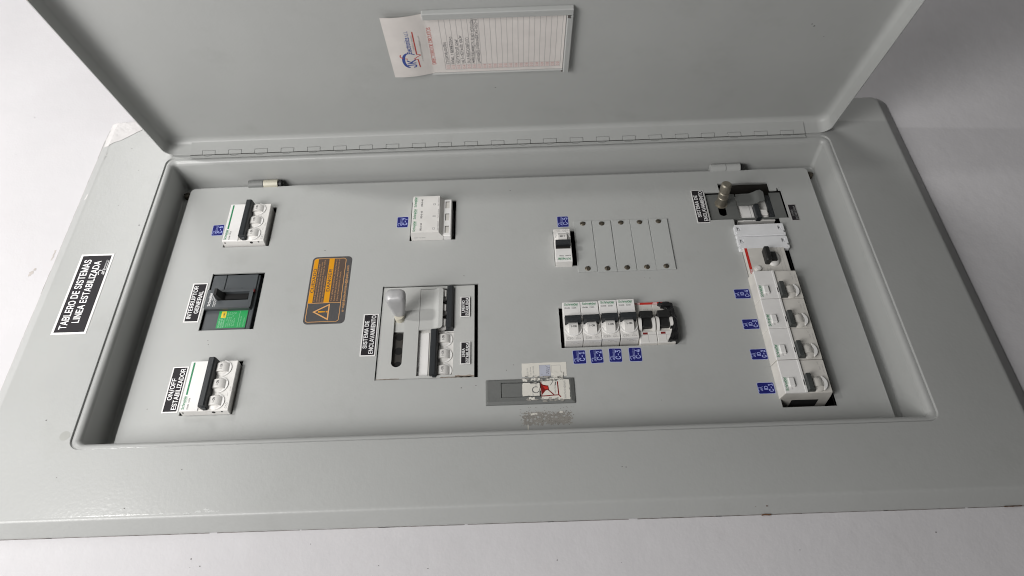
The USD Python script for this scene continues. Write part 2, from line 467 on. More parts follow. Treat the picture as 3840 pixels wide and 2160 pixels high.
def dmesh(m):
    if isinstance(m, (list, tuple)):
        m = trimesh.util.concatenate([q for q in m if q is not None])
    m = m.copy(); m.vertices = dpt(m.vertices)
    # (u, l, n) is a left-handed frame, turn the faces over
    m.faces = m.faces[:, ::-1]
    return m


DU, D0, D1, SK = 379.5, -2.0, 352.0, -18.3


def dl(i, r):
    return loop(-DU + i, DU - i, D0 + i, D1 - i, r)


door_rings = [(dl(0.0, 13), 0.0), (dl(0.25, 13), 0.12), (dl(0.8, 12.6), 0.2), (dl(1.3, 12.3), 0.12), (dl(1.5, 12), -0.2), (dl(1.7, 12), -12.0), (dl(2.4, 11.5), -14.4), (dl(4.2, 11), -16.6), (dl(6.8, 10), -17.9), (dl(10.5, 9), SK)]
outer_rings = [(dl(0.0, 13), 0.0), (dl(0.1, 13), -12), (dl(1.2, 12.5), -17.0), (dl(4, 11), -19.4), (dl(8, 9), -19.8)]
dm = [loft(door_rings, cap_end=True)]
om = loft(outer_rings, cap_end=True); om.faces = om.faces[:, ::-1]
dm.append(om)
door = part(cab, 'door', dmesh(dm), 'enamel_smooth', smooth=30)
# hinge leaf welded along the door's hinge side, notched for the knuckles
NK = 23
pitch = 30.05
starts = [-337.6 + pitch * i for i in range(NK)]
leaf = sbox(-351, -17.0, 351, 1.3)          # (u, n)
for s0 in starts:
    leaf = leaf.difference(sbox(s0, -3.75, s0 + 15.2, 2))
leaf_m = extrude_polygon(leaf, 0.9, engine='earcut')
v = leaf_m.vertices.copy()
leaf_m.vertices = np.column_stack([v[:, 0], D0 + 1.75 + v[:, 2], v[:, 1]])
leaf_m.faces = leaf_m.faces[:, ::-1]
part(door, 'hinge_leaf', dmesh(leaf_m), 'enamel_smooth', smooth=False)
ph = part(cab, 'piano_hinge', bx(-351.5, 351.5, 180.2, 184.6, 0.1, 0.5, 0.1), 'hole_dark', smooth=False)  # flat strip painted dark for the shaded gap behind the knuckles


def knuckle(a, b, r, cv, cw, n=14):
    m = trimesh.creation.cylinder(r, b - a, sections=n)
    m.apply_transform(trimesh.transformations.rotation_matrix(math.pi / 2, [0, 1, 0]))
    m.apply_translation([(a + b) / 2, cv, cw]); return m


for s0 in starts:
    tab = bx(s0 + 0.4, s0 + 14.8, D0 + 1.2, D0 + 2.65, -3.4, 1.3, 0.25)
    part(ph, 'knuckle', dmesh(tab), 'enamel_smooth', smooth=False)
for s0 in starts:
    c = [(s0 + 2.2 + 9.0 * q, 179.7 - 0.7 * math.sin(math.pi * q)) for q in np.linspace(0, 1, 7)]
    part(ph, 'curl_gap_shade', flat(LineString(c).buffer(0.16), 0.7, 0.8), 'hole_dark', smooth=False)  # dark slivers painted for the shade under each knuckle
# lip where the frame-side leaf is welded
part(cab, 'hinge_strip', flat(sbox(-351, 176.6, 351, 180.55), 0.15, 0.75), 'enamel_smooth', smooth=False)
# card holder folded from sheet, spot welded to the door's inner face
hold = [bx(-61, 76, 199.5, 208.0, SK + 0.3, SK + 5.2, 0.8), bx(70.2, 76.2, 112.5, 198.9, SK + 0.3, SK + 5.0, 0.8), bx(-61, 69.8, 112.5, 114.4, SK + 0.2, SK + 2.6, 0.4), bx(-61, 76, 113, 207.5, SK + 0.05, SK + 0.5, 0.1)]
hp = part(door, 'card_holder', dmesh(hold), 'enamel_smooth', smooth=False)
part(hp, 'corner_gap', dmesh(flat(ragged(70.6, 72.8, 196.0, 200.5, 0.6, 1.2, 2), SK + 5.0, SK + 5.35)), 'grime_and_gap', smooth=False)  # dark patches drawn for the open corner gaps of the holder
part(hp, 'corner_gap', dmesh(flat(ragged(68.6, 70.6, 111.6, 113.6, 0.5, 1, 3), SK + 2.4, SK + 2.8)), 'grime_and_gap', smooth=False)
for i, (u0, l0, a, b) in enumerate([(305, 166, 1.0, .6), (302, 169, .6, .5), (320, 150, .4, .4), (1.5, 84, .6, .4)]):
    part(door, 'dust_speck', dmesh(flat(ragged(u0 - a, u0 + a, l0 - b, l0 + b, a * .7, 1, 60 + i), SK + 0.03, SK + 0.08)), 'warning_grey', smooth=False)

# stains and chips that belong to the frame
frame = cab + '/frame'
for q, a, b in (((210, 217.5, -252.6, -251.9, 0.35, 1.5, 21), -12.6, -11.6), ((213.2, 214.4, -247, -246, .5, 1, 22), -8.0, -6.2), ((204, 205, -247.2, -246.4, .4, 1, 23), -8.4, -6.6), ((408, 422, -252.2, -251.8, 0.2, 3, 24), -12.6, -11.4)):
    part(frame, 'rust_spot', flat(ragged(*q), a, b), 'rust', smooth=False)
for k in range(9):
    u = rng.gauss(-250, 14); q = rng.uniform(0.8, 3.0); v0 = -238.6 + rng.uniform(-1, 3)
    part(frame, 'paint_scuff', flat(ragged(u - q, u + q, v0 - q * .25, v0 + q * .2, q * .3, .9, 300 + k), 0.02, 0.05 + 0.002 * k), 'scuff_paint', smooth=False)


for where, w0, pts_ in ((frame, 0.0, [(-422.9, 197.2, 0.8), (-405.4, 160.5, 0.6), (-413.4, 107.2, 0.6), (-382.9, 77.8, 0.9), (-403.8, 112.7, 0.4), (-405.1, -150.2, 0.8), (-272.8, -201.2, 0.6), (-312.8, -233.3, 0.6), (99.0, -211.7, 0.6), (102.3, -212.1, 0.6), (-317.4, -142.5, 0.5), (-378.2, -204.3, 0.5)]), (pan, -33.0, [(-293.9, -50.1, 0.6), (-292.6, -54.9, 0.6), (-38.7, 20.2, 0.7), (-190.1, 61.4, 0.7), (10.6, -90.2, 0.7), (-39.6, -113.4, 0.7), (-25.7, -111.3, 0.6), (155.6, 9.0, 0.6), (150.3, 9.6, 0.4), (12.9, 140.6, 0.7), (3.8, -95.8, 0.5), (147.3, -133.5, 0.4)]), (wp, 0.0, [(-245.2, -278.4, 1.0), (-253.6, -272.4, 1.1), (-101.7, -282.6, 0.7), (-62.2, -286.0, 0.7), (-253.1, -279.2, 0.5), (-568.8, 272.8, 1.0), (-568.2, 207.3, 0.6), (345.9, -270.7, 1.0), (234.0, -281.2, 0.7), (-158.4, -263.6, 0.6), (40.7, -282.9, 0.8), (91.2, -286.6, 0.5)])):
    for k, (u, v, r) in enumerate(pts_):
        r *= 0.55 if where == wp else 0.75
        part(where, 'paint_speck', flat(ragged(u - r, u + r, v - r * .7, v + r * .7, r * .35, .6, 900 + k), w0 + 0.01, w0 + 0.05), 'grime_and_gap', smooth=False)
part(frame, 'thumb_smudge', flat(Point(-383.5, -166).buffer(4.6, 8), 0.012, 0.03), 'enamel_worn', smooth=False)


# ================================================================ printed signs stuck on the cabinet
def sign(name, label, origin, w, h, lines, border=1.6, size=None, group=None, tall=False, small=None):
    """A black engraved-look sign with a white margin; reads along local x. origin = its centre."""
    t = thing(name, label, 'sign', origin, 90, group)
    part(t, 'backing', flat(sbox(-w / 2, -h / 2, w / 2, h / 2), 0.0, 0.45), 'label_white', smooth=False)
    part(t, 'black_face', flat(sbox(-w / 2 + border, -h / 2 + border, w / 2 - border, h / 2 - border), 0.45, 0.56), 'label_black', smooth=False)
    L = [txt(s, x, y, q, 0.57, width=wd, bold=True, align='c') for s, x, y, q, wd in lines]
    part(t, 'lettering', L, 'print_white', smooth=False)
    if small:
        part(t, 'maker_mark', small, 'print_white', smooth=False)
    return t


def logo_small(x, y, s, z):
    """The installer's small JK mark: initials, swoosh, name and underline."""
    arc = LineString([(x + s * (0.5 + 2.0 * math.cos(a)), y + s * (0.2 + 2.0 * math.sin(a))) for a in np.linspace(2.3, 0.9, 8)]).buffer(0.16 * s)
    tick = LineString([(x + 1.4 * s, y + 1.5 * s), (x + 2.2 * s, y - 0.9 * s)]).buffer(0.15 * s)
    return [txt('JK', x - 0.9 * s, y - 0.6 * s, 1.3 * s, z, width=2.2 * s, bold=True), flat(arc, z, z + .04), flat(tick, z, z + .04),
            txt('Electronics s.r.l.', x + 2.2 * s, y - 0.1 * s, 0.7 * s, z, width=5.2 * s), flat(sbox(x + 2.1 * s, y - 0.75 * s, x + 7.2 * s, y - 0.55 * s), z, z + .04)]


sign('panel_title_sign', 'long black sign reading TABLERO DE SISTEMAS LINEA ESTABILIZADA on the left frame edge', (-414.8, -10.0, 0.0), 98.5, 33.8,
     [('TABLERO DE SISTEMAS', -1.0, 4.3, 7.0, 86), ('LINEA ESTABILIZADA', 1.5, -6.0, 6.6, 77)], border=2.2, small=logo_small(24, -12.2, 2.3, 0.57))
sign('breaker_sign', 'black sign reading INTERRUPTOR GENERAL beside the dark moulded-case breaker', (-316.4, -2.8, PANEL_W), 49.5, 15.6,
     [('INTERRUPTOR', 0, 1.3, 4.2, 42), ('GENERAL', 0, -5.0, 4.2, 29)], border=1.3)
sign('breaker_sign', 'black sign reading ON/OFF ESTABILIZADOR beside the lower left three-pole breaker', (-313.5, -104.8, PANEL_W), 49.8, 15.3,
     [('ON/OFF', 0, 1.2, 4.2, 24), ('ESTABILIZADOR', 0, -5.2, 4.4, 45)], border=1.2)
sign('breaker_sign', 'black sign reading SISTEMA DE ENCLAVAMIENTO beside the interlock with the silver knob', (-132.3, -49.9, PANEL_W), 49.8, 15.3,
     [('SISTEMA DE', 0, 1.5, 4.0, 33), ('ENCLAVAMIENTO', 0, -5.0, 4.2, 46)], border=1.1)
sign('breaker_sign', 'black sign reading SISTEMA DE ENCLAVAMIENTO beside the grey interlock plate with the metal pin', (224.9, 106.2, PANEL_W), 48.5, 13.9,
     [('SISTEMA DE', 0, 1.3, 3.8, 33), ('ENCLAVAMIENTO', 0, -5.0, 4.0, 45)], border=0.7)
sign('small_sign', 'small black sign reading LINEA NO ESTABILIZADA on the right strip of the silver-knob interlock', (-37.0, -19.5, PANEL_W - 0.3), 24.8, 9.7,
     [('LINEA NO', 0, 0.5, 2.7, 15), ('ESTABILIZADA', 0, -3.6, 2.9, 22)], border=0.9)
sign('small_sign', 'small black sign reading LINEA ESTABILIZADA, lower one on the silver-knob interlock strip', (-36.3, -74.7, PANEL_W - 0.3), 25.6, 9.7,
     [('LINEA', 0, 0.5, 2.7, 10), ('ESTABILIZADA', 0, -3.6, 2.9, 23)], border=0.9)
t = thing('small_sign', 'small dark worn sign with faint lettering right of the grey interlock plate', 'sign', (325.8, 92.6, PANEL_W), 90)
part(t, 'backing', flat(sbox(-11.8, -4.3, 11.8, 4.3), 0, 0.4), 'ink_grey', smooth=False)
part(t, 'black_face', flat(sbox(-11.2, -3.8, 11.2, 3.8), 0.4, 0.5), 'label_black', smooth=False)
part(t, 'lettering', [txt('LINEA', -0.5, 0.4, 2.2, 0.51, width=9, align='c'), txt('ESTABILIZADA', -0.5, -3.0, 2.2, 0.51, width=19, align='c')], 'print_grey', smooth=False)


# blue circuit stickers
def sticker(code, origin, label, tilt=0.0, sub=None):
    w, h = (14.9, 11.8) if not sub else (11.3, 15.2)
    t = thing('circuit_sticker', label, 'sticker', origin, 90 + tilt)
    part(t, 'backing', flat(rrect(-w / 2 - .35, w / 2 + .35, -h / 2 - .35, h / 2 + .35, 1.3, 3), 0.0, 0.06), 'blue_print', smooth=False)
    part(t, 'blue_face', flat(rrect(-w / 2, w / 2, -h / 2, h / 2, 1.1, 4), 0.06, 0.14), 'blue_sticker', smooth=False)
    z = 0.15
    if not sub:
        part(t, 'lettering', txt(code, 0.4, -5.0, 5.0, z, width=10.6, bold=True, align='c'), 'blue_print', smooth=False)
        part(t, 'maker_mark', logo_small(-4.3, 1.7, 1.5, z), 'blue_print', smooth=False)
    else:
        part(t, 'lettering', [txt('ID', 0.0, -1.6, 3.4, z, width=4.6, bold=True, align='c'), txt(code, 0.2, -6.7, 4.2, z, width=8.6, bold=True, align='c')], 'blue_print', smooth=False)
        part(t, 'maker_mark', [q for q in logo_small(-1.8, 4.4, 1.5, z)[:3]], 'blue_print', smooth=False)


sticker('C-6', (-313.6, 95.8, PANEL_W), 'blue sticker reading C-6 beside the upper left three-pole breaker', 2)
sticker('C-7', (-107.9, 98.3, PANEL_W), 'blue sticker reading C-7 beside the white surge protector block', 0)
sticker('C-5', (70.1, 90.8, PANEL_W), 'blue sticker reading C-5 above the single upside-down breaker', 0)
for code, u, v, tl, wh in (('C-1', 74.8, -83.9, 0.5, 'first'), ('C-2', 91.6, -83.7, 1.5, 'second'), ('C-3', 109.9, -83.2, -2.0, 'third'), ('C-4', 129.3, -83.1, -1.0, 'last')):
    sticker(code, (u, v, PANEL_W), 'blue sticker reading %s under the %s white breaker of the row of four' % (code, wh), tl)
for code, u, v, wh in (('C-4', 247.0, -15.3, 'uppermost'), ('C-3', 247.7, -52.6, 'second'), ('C-2', 248.3, -87.6, 'third'), ('C-1', 247.0, -124.7, 'lowest')):
    sticker(code, (u, v, PANEL_W), 'blue sticker reading ID %s beside the %s leakage breaker of the right column' % (code, wh), 0, True)

# orange and grey caution sticker; local x = v, y = -u
t = thing('caution_sticker', 'dark grey and orange sticker reading CUIDADO and DANGER with a warning triangle', 'sticker', (-180.3, 8.6, PANEL_W), 90)
part(t, 'grey_face', flat(rrect(-43.6, 43.6, -21.2, 21.2, 5), 0, 0.12), 'warning_grey', smooth=False)
z = 0.13
inner = rrect(-41.0, 41.4, -15.0, 19.4, 3.2)
ring = inner.difference(inner.buffer(-0.55))
div = sbox(-17.6, -15.0, -17.0, 19.4)
part(t, 'outline', [flat(union_all([ring, div]), z, z + .03)], 'orange_line', smooth=False)
part(t, 'text_block', [flat(sbox(-16.9, 3.3, 40.8, 14.6), z, z + .02), flat(sbox(-16.9, -14.4, 40.8, -2.5), z, z + .02)], 'warning_brown', smooth=False)
part(t, 'orange_bar', [flat(inner.buffer(-0.3).intersection(sbox(-16.9, 14.7, 41, 19.3)), z, z + .035), flat(sbox(-16.9, -2.4, 41.1, 3.2), z, z + .035)], 'orange', smooth=False)
part(t, 'heading', [txt('CUIDADO', 11.6, 15.3, 3.2, z + .04, width=32, bold=True, align='c'), txt('DANGER', 11.6, -1.2, 3.3, z + .04, width=30, bold=True, align='c')], 'warning_brown', smooth=False)
tri = Polygon([(-28.4, 13.0), (-18.6, -4.0), (-39.2, -4.0)])
part(t, 'triangle', [flat(tri.difference(tri.buffer(-1.3)), z, z + .03)], 'orange_line', smooth=False)
part(t, 'exclamation', [flat(Polygon([(-29.2, 7.0), (-27.6, 7.0), (-28.0, 0.4), (-28.8, 0.4)]).buffer(.25), z, z + .03), flat(Point(-28.4, -1.6).buffer(0.95, 5), z, z + .03)], 'orange', smooth=False)
body = [('Tome las precauciones de seguridad', 12.4), ('siempre que tenga que manipular este', 9.8), ('producto, para reducir el riesgo de sufrir', 7.2), ('por descarga electrica.', 4.5)]
body2 = [('Take safety precautions, always have to', -5.2), ('handle this product, to reduce the risk of', -8.2), ('injury from electric shock.', -11.2)]
part(t, 'small_print', [txt(s, -15.6, y, 1.35, z + .03, width=55.0 * min(1, len(s) / 38)) for s, y in body + body2], 'orange_text', smooth=False)
part(t, 'email_line', txt('e-mail:jkelectronics@jkperu.com', -29.4, -18.9, 2.5, z, width=60), 'orange_line', smooth=False)


# ================================================================ modular breakers
def arc_pts(cx, cy, r, a0, a1, n):
    return [(cx + r * math.cos(math.radians(a0 + (a1 - a0) * i / n)), cy + r * math.sin(math.radians(a0 + (a1 - a0) * i / n))) for i in range(n + 1)]


def dial_parts(t, x, y, r=8.1):
    """The round bulge under a toggle, its drum and a raised pale crescent for the lit wall of its recess."""
    cap = trimesh.creation.icosphere(3, 1.0)
    cap.apply_scale([r, r, 3.0]); cap.apply_translation([x, y, -0.6])
    cap = cap.slice_plane([0, 0, -0.4], [0, 0, 1])
    drum = along_x(Polygon([(y - 7.0, -1)] + arc_pts(y + 0.2, -5.1, 9.2, 150, 30, 10) + [(y + 7.6, -1)]).convex_hull, x - 4.5, x + 4.6)
    part(t, 'dial', [cap, drum], 'white_plastic', smooth=35)
    cres = Point(x, y - 0.2).buffer(r + 0.55, 10).difference(Point(x, y + 1.5).buffer(r + 0.1, 10)).intersection(sbox(x - 12, y - 12, x + 12, y - 1))
    part(t, 'dial_lit_crescent', flat(cres, -0.1, 0.9), 'cover_white', smooth=False)  # whiter crescent shaped for the lit wall of the dial recess


def toggle_mesh(x0, x1, y, z=8.0, w=6.2):
    prof = Polygon([(y - w / 2 - 1.0, -1.2), (y + w / 2 - 0.6, -1.2), (y + w / 2 + 1.0, z - 1.5), (y + w / 2, z), (y - w / 2 + 1.8, z + 0.2), (y - w / 2 + 0.6, z - 1.0)]).buffer(-0.5).buffer(0.5, quad_segs=3)
    m = along_x(prof, x0, x1)
    return m


def brand(x, y, w, z=0.85):
    return [txt('Schneider', x, y - 0.3, 2.7, z, width=w, bold=True, slant=0.05)], [txt('Electric', x + w * 0.52, y - 1.55, 1.0, z, width=w * 0.46)]


def mcb(t, poles, model, amp, side=True):
    W = 18.0 * poles
    part(t, 'body', bx(-W / 2 + .1, W / 2 - .1, -22.7, 22.7, -40, 0, 0.5), 'white_plastic', smooth=False)
    part(t, 'label_cover', bx(-W / 2 + .25, W / 2 - .25, 5.4, 22.5, -0.6, 0.8, 0.35), 'cover_white', smooth=False)
    part(t, 'toggle_slot', flat(sbox(-W / 2 + 1.2, -4.6, W / 2 - 1.2, 5.2), -0.2, 0.12), 'hole_dark' if poles == 1 else 'ivory_plastic', smooth=False)
    for k in range(poles):
        x = -W / 2 + 9 + 18 * k
        dial_parts(t, x, -9.0)
    if poles == 1:
        part(t, 'toggle', toggle_mesh(-7.7, 7.9, -0.4, 7.0, 5.6), 'black_toggle', smooth=35)
        bw = 14.2
    else:
        part(t, 'toggle', [toggle_mesh(-W / 2 + 1.6, W / 2 - 0.6, -0.6, 8.2, 6.4), bx(-W / 2 + .2, -W / 2 + 2.2, -3.4, 0.6, 0.0, 4.6, 0.5)], 'black_toggle', smooth=35)
        bw = 14.5
    a, b = brand(-W / 2 + 1.6, 18.7, bw)
    part(t, 'brand_lettering', a, 'print_green', smooth=False)
    part(t, 'brand_small_print', b, 'print_pale_green', smooth=False)
    if poles > 1:
        part(t, 'green_stripe', flat(sbox(-W / 2 + 17.2, 18.2, W / 2 - 1.8, 19.9), 0.82, 0.88), 'print_green', smooth=False)
    part(t, 'model_lettering', [txt(model, -W / 2 + 1.8, 14.6, 1.4, 0.82, width=5.4, bold=True), txt(amp + 'A', -W / 2 + 9.0, 14.6, 1.4, 0.82, width=4.8, bold=True)], 'print_black', smooth=False)
    part(t, 'dial_lettering', [txt('I-ON', -W / 2 + 9.2 + 18 * k, -9.9, 2.2, 4.14, width=5.4, bold=True, align='c') for k in range(poles)], 'print_black', smooth=False)
    part(t, 'rating_lettering', [txt(amp, -W / 2 + 2.0, -21.3, 2.2, 0.02, width=6.0)], 'print_grey', smooth=False)
    part(t, 'fine_print', [txt('400V~', -W / 2 + (11.0 if poles == 1 else 15), -19.6, 1.0, 0.02, width=4), txt('6000', -W / 2 + (10.6 if poles == 1 else 20), -21.4, 1.2, 0.02, width=5)], 'ink_grey', smooth=False)
    if poles > 1:
        part(t, 'side_hole', [trimesh.creation.cylinder(r, 0.3, sections=14, transform=trimesh.transformations.translation_matrix([-W / 2 + .05, y, zz]) @ trimesh.transformations.rotation_matrix(math.pi / 2, [0, 1, 0])) for y, zz, r in ((20.0, -2.6, .9), (-8.5, -3.2, 1.6), (-16.5, -2.4, .9))], 'hole_dark', smooth=False)
    else:
        q = [txt('PV-AR27', -1.0, 0, 1.1, 0, width=8), txt('IEC 60898', -3.0, 2.0, 0.9, 0, width=6)]
        m = trimesh.util.concatenate(q)
        vv = m.vertices.copy(); m.vertices = np.column_stack([vv[:, 0], -22.72 - vv[:, 2], vv[:, 1] - 6.6])
        part(t, 'side_print', m, 'ink_grey', smooth=False)


W_NOSE = -25.0
t = thing('three_pole_breaker', 'white three-pole breaker marked C32 beside the C-6 sticker, black bar toggle up', 'circuit breaker', (-279.2, 99.2, W_NOSE), 90)
mcb(t, 3, 'iC60N', 'C32')
t = thing('three_pole_breaker', 'white three-pole breaker marked C50 beside the ON/OFF sign, black bar toggle up', 'circuit breaker', (-278.0, -106.0, W_NOSE), 90)
mcb(t, 3, 'iC60N', 'C50')

# row of four single-pole breakers, turned a quarter
first = thing('single_pole_breaker', 'first white C20 breaker from the left in the row above sticker C-1', 'circuit breaker', (70.6, -47.0, W_NOSE), 0, 'row of C20 breakers')
mcb(first, 1, 'iC60N', 'C20')
for i, (u, v, rt, wh) in enumerate(((88.7, -46.8, 0.4, 'second white C20 breaker from the left, above sticker C-2'), (107.0, -46.1, -0.3, 'third white C20 breaker from the left, above sticker C-3'), (125.3, -45.6, 0.3, 'fourth white C20 breaker of the row, touching the red-banded breakers'))):
    copy_of(first, 'single_pole_breaker', wh, 'circuit breaker', (u, v, W_NOSE + 0.3 * (i % 2)), rt, 'row of C20 breakers')
t = thing('single_pole_breaker', 'single white breaker mounted upside down beneath sticker C-5', 'circuit breaker', (67.3, 50.2, W_NOSE + 1), 180)
mcb(t, 1, 'iC60N', 'C20')

# two red-banded breakers at the end of the row
def red_breaker(t):
    part(t, 'body', bx(-8.8, 8.8, -24.5, 24.5, -35, 0, 0.5), 'ivory_plastic', smooth=False)
    part(t, 'lower_step', bx(-8.6, 8.6, -24.3, -11.0, -1, 1.2, 0.5), 'white_plastic', smooth=False)
    part(t, 'red_band', flat(sbox(-8.8, 21.6, 8.8, 24.2), 0.0, 0.08), 'red_plastic', smooth=False)
    part(t, 'cheek', [along_x(Polygon([(-11, -1)] + arc_pts(-2.0, -2.5, 9.2, 165, 15, 10) + [(7, -1)]).convex_hull, a, a + 2.8) for a in (-8.2, 5.2)], 'white_plastic', smooth=35)
    part(t, 'toggle', [bx(-6.5, 6.5, 1.6, 9.6, -1, 7.6, 0.8), bx(-4.9, 4.9, -7.6, 2.4, -1, 4.6, 0.8)], 'black_plastic', smooth=False)
    part(t, 'indicator', flat(sbox(-4.8, -14.8, -0.2, -12.4), 1.2, 1.3), 'red_dark', smooth=False)
    part(t, 'brand_lettering', txt('ABB', -8.0, 22.0, 1.9, 0.09, width=4.6, bold=True), 'print_white', smooth=False)
    part(t, 'rating_lettering', txt('C 16', -1.0, 14.5, 2.0, 0.02, width=5), 'ink_grey', smooth=False)
    part(t, 'groove', [flat(sbox(-0.15, -24, 0.15, -15.2), 1.2, 1.24), flat(sbox(-8.4, -15.5, 8.4, -15.2), 1.2, 1.24)], 'ink_grey', smooth=False)


rb = thing('red_band_breaker', 'ivory breaker with red band and black toggle right next to the four white breakers', 'circuit breaker', (143.6, -48.8, -29.5), 0, 'red banded breakers')
red_breaker(rb)
copy_of(rb, 'red_band_breaker', 'ivory red-banded breaker at the end of the row wrapped with black tape', 'circuit breaker', (161.2, -48.6, -29.5), 0, 'red banded breakers')
# black insulating tape bunched over the end of the row
t = thing('insulating_tape', 'crumpled black insulating tape wrapped round the right end of the breaker row', 'tape', (170.4, -49.5, PANEL_W))
tp = Polygon([(-13.2, 20.8), (-8.5, 18.0), (-4.8, 12.0), (-2.2, 5.5), (-0.8, -4), (-3.5, -12), (-6.5, -20), (-8.6, -23.2), (1.2, -23.2), (2.6, 0), (1.4, 20.5), (-4, 22.0), (-10, 22.4)])
m = flat(tp, -18, 9.5)
m = m.subdivide_to_size(2.2)
vv = m.vertices.copy(); nz = (meshkit.fbm(vv * 0.35, 3, 5) - .5)[:, None]
top = np.clip((vv[:, 2:] + 2) / 10, 0, 1)
m.vertices = vv + nz * top * np.array([1.6, 1.6, 2.6]) + np.column_stack([np.zeros(len(vv)), np.zeros(len(vv)), -0.003 * (vv[:, 1] + 3) ** 2 * top[:, 0]])
part(t, 'wrap', m, 'tape', smooth=50)
part(t, 'loose_fold', bx(-11, -1, 15.5, 17.2, 5, 10.0, 0.4), 'tape', smooth=False)
part(t, 'loose_fold', bx(-4.5, 0.5, -9, -7.6, 5, 9.6, 0.3), 'tape', smooth=False)

# ================================================================ moulded-case main breaker; local x = v, y = -u
t = thing('main_breaker', 'dark grey moulded-case main breaker with green rating label beside INTERRUPTOR GENERAL sign', 'circuit breaker', (-278.4, -1.9, PANEL_W), 90)
part(t, 'body', bx(-35.2, 35.4, -22.6, 27.2, -60, -3.2, 0.6), 'charcoal', smooth=False)
part(t, 'lower_bevel', [along_x(Polygon([(-27.4, -11), (-22.6, -11), (-17.2, -3.0), (-17.8, -2.6)]), -35.2, 35.4), along_x(Polygon([(-27.4, -40), (-22.6, -40), (-22.6, -8), (-27.4, -11)]), -35.2, 35.4)], 'charcoal_dark', smooth=False)
part(t, 'upper_cover', bx(14.8, 35.2, -20.6, 12.2, -4, -1.6, 0.5), 'charcoal', smooth=False)
part(t, 'upper_cover', bx(14.8, 35.2, 12.7, 27.0, -4, -1.6, 0.5), 'charcoal', smooth=False)
nose = sbox(-8.4, -19.6, 14.6, 28.4).difference(sbox(0.4, -15.8, 11.4, 16.0))
part(t, 'toggle_housing', flat(nose, -4, 0.6), 'charcoal', smooth=False)
part(t, 'housing_side', along_x(Polygon([(-19.6, -4), (28.4, -4), (28.4, -1.5), (27.4, 0.55), (-18.6, 0.55), (-19.6, -1.5)]), -10.2, -8.4), 'charcoal_dark', smooth=False)
part(t, 'toggle_slot', flat(sbox(0.4, -15.8, 11.4, 16.0), -4, -3.0), 'void_black', smooth=False)
part(t, 'toggle', trimesh.convex.convex_hull(np.array([(1.2, 9.5, -3), (10.6, 9.5, -3), (1.2, 17.0, -3), (10.6, 17.0, -3), (1.8, 15.0, 9), (10.0, 15.0, 9), (1.8, 17.6, 9), (10.0, 17.6, 9)])), 'black_plastic', smooth=False)
part(t, 'toggle_track', bx(3.4, 8.4, -14.5, 10.0, -4, -1.6, 0.4), 'void_black', smooth=False)
part(t, 'brand_lettering', [txt('Schneider', -6.6, 22.4, 2.9, 0.62, width=17, bold=True), txt('Electric', 1.0, 20.4, 1.3, 0.62, width=10), flat(sbox(-7.4, 19.0, 13.6, 19.4), 0.6, 0.66), txt('EasyPact', -6.8, 17.0, 1.3, 0.62, width=8.6)], 'print_white', smooth=False)
part(t, 'trip_button', bx(10.9, 14.4, -20.6, -17.4, -3, 0.4, 0.3), 'red_dark', smooth=False)
part(t, 'green_label', flat(sbox(-31.6, -18.4, -10.6, 12.4), -3.2, -3.1), 'green_label', smooth=False)
part(t, 'yellow_tag', [flat(sbox(-19.0, 4.6, -11.2, 9.6), -3.1, -3.05)], 'yellow_label', smooth=False)
rows = ['EZC100F 3P', 'In 100A 40C', 'IEC 60947-2']
L = [txt(s, -31.0, 9.4 - 2.2 * i, 1.4, -3.09, width=11 if i < 2 else 11.6, bold=True) for i, s in enumerate(rows)]
L += [txt(s, -30.2, 2.2 - 1.9 * i, 1.0, -3.09, width=18) for i, s in enumerate(['Ue   Icu  kA', '220/240   25', '380/415   10', '440   7.5', '500   5'])]
L += [flat(sbox(-31, -9.4, -11, -9.1), -3.1, -3.05), txt('Ui 690V  Uimp 6kV', -30.5, -12.0, 1.1, -3.09, width=13), txt('cat A  50/60Hz', -30.5, -15.4, 1.1, -3.09, width=11)]
part(t, 'label_lettering', L, 'print_pale_green', smooth=False)
part(t, 'tag_lettering', txt('10kA', -15.1, 5.9, 1.9, -3.04, width=5, bold=True, align='c'), 'print_black', smooth=False)
part(t, 'moulded_mark', [flat(Point(17.5, -6).buffer(1.1).difference(Point(17.5, -6).buffer(.75)), -1.6, -1.52), flat(sbox(17.3, 5, 17.6, 7.2), -1.6, -1.52)], 'charcoal_dark', smooth=False)

# ================================================================ surge protector block C-7 ; local x=v, y=-u
t = thing('surge_protector', 'white three-module protector block beside sticker C-7, three square windows', 'surge protector', (-74.0, 98.0, PANEL_W), 90)
prof = Polygon([(22.4, -30), (22.4, 9.5), (21.2, 13), (-8.2, 13), (-11.6, 6.5), (-12.4, 6.5), (-12.4, -30)])
part(t, 'body', along_x(prof, -27.2, 26.2), 'white_plastic', smooth=False)
part(t, 'terminal_step', bx(-27.2, 26.2, -21.2, -12.5, -30, 7.0, 0.8), 'cover_white', smooth=False)
part(t, 'window', [flat(sbox(x0, -18.6, x0 + 9.6, -14.4), 7.0, 7.06) for x0 in (-23.5, -5.5, 12.5)], 'ivory_plastic', smooth=False)
part(t, 'window_edge', [flat(union_all([sbox(x0, -15.0, x0 + 9.9, -14.2), sbox(x0 + 9.0, -18.6, x0 + 9.9, -14.2)]), 7.06, 7.12) for x0 in (-23.5, -5.5, 12.5)], 'hole_dark', smooth=False)
A, Bm = [], []
for x0 in (-26.0, -8.2, 9.4):
    a, b = brand(x0 + 0.4, 17.6, 15.4, 13.02)
    A += a; Bm += b
part(t, 'brand_lettering', A, 'print_green', smooth=False)
part(t, 'brand_small_print', Bm, 'print_pale_green', smooth=False)
part(t, 'model_lettering', [txt('iPRD 40-440', x0 + 1.5, 10.4, 1.8, 13.02, width=11, bold=True) for x0 in (-26.0, -8.2, 9.4)], 'print_black', smooth=False)
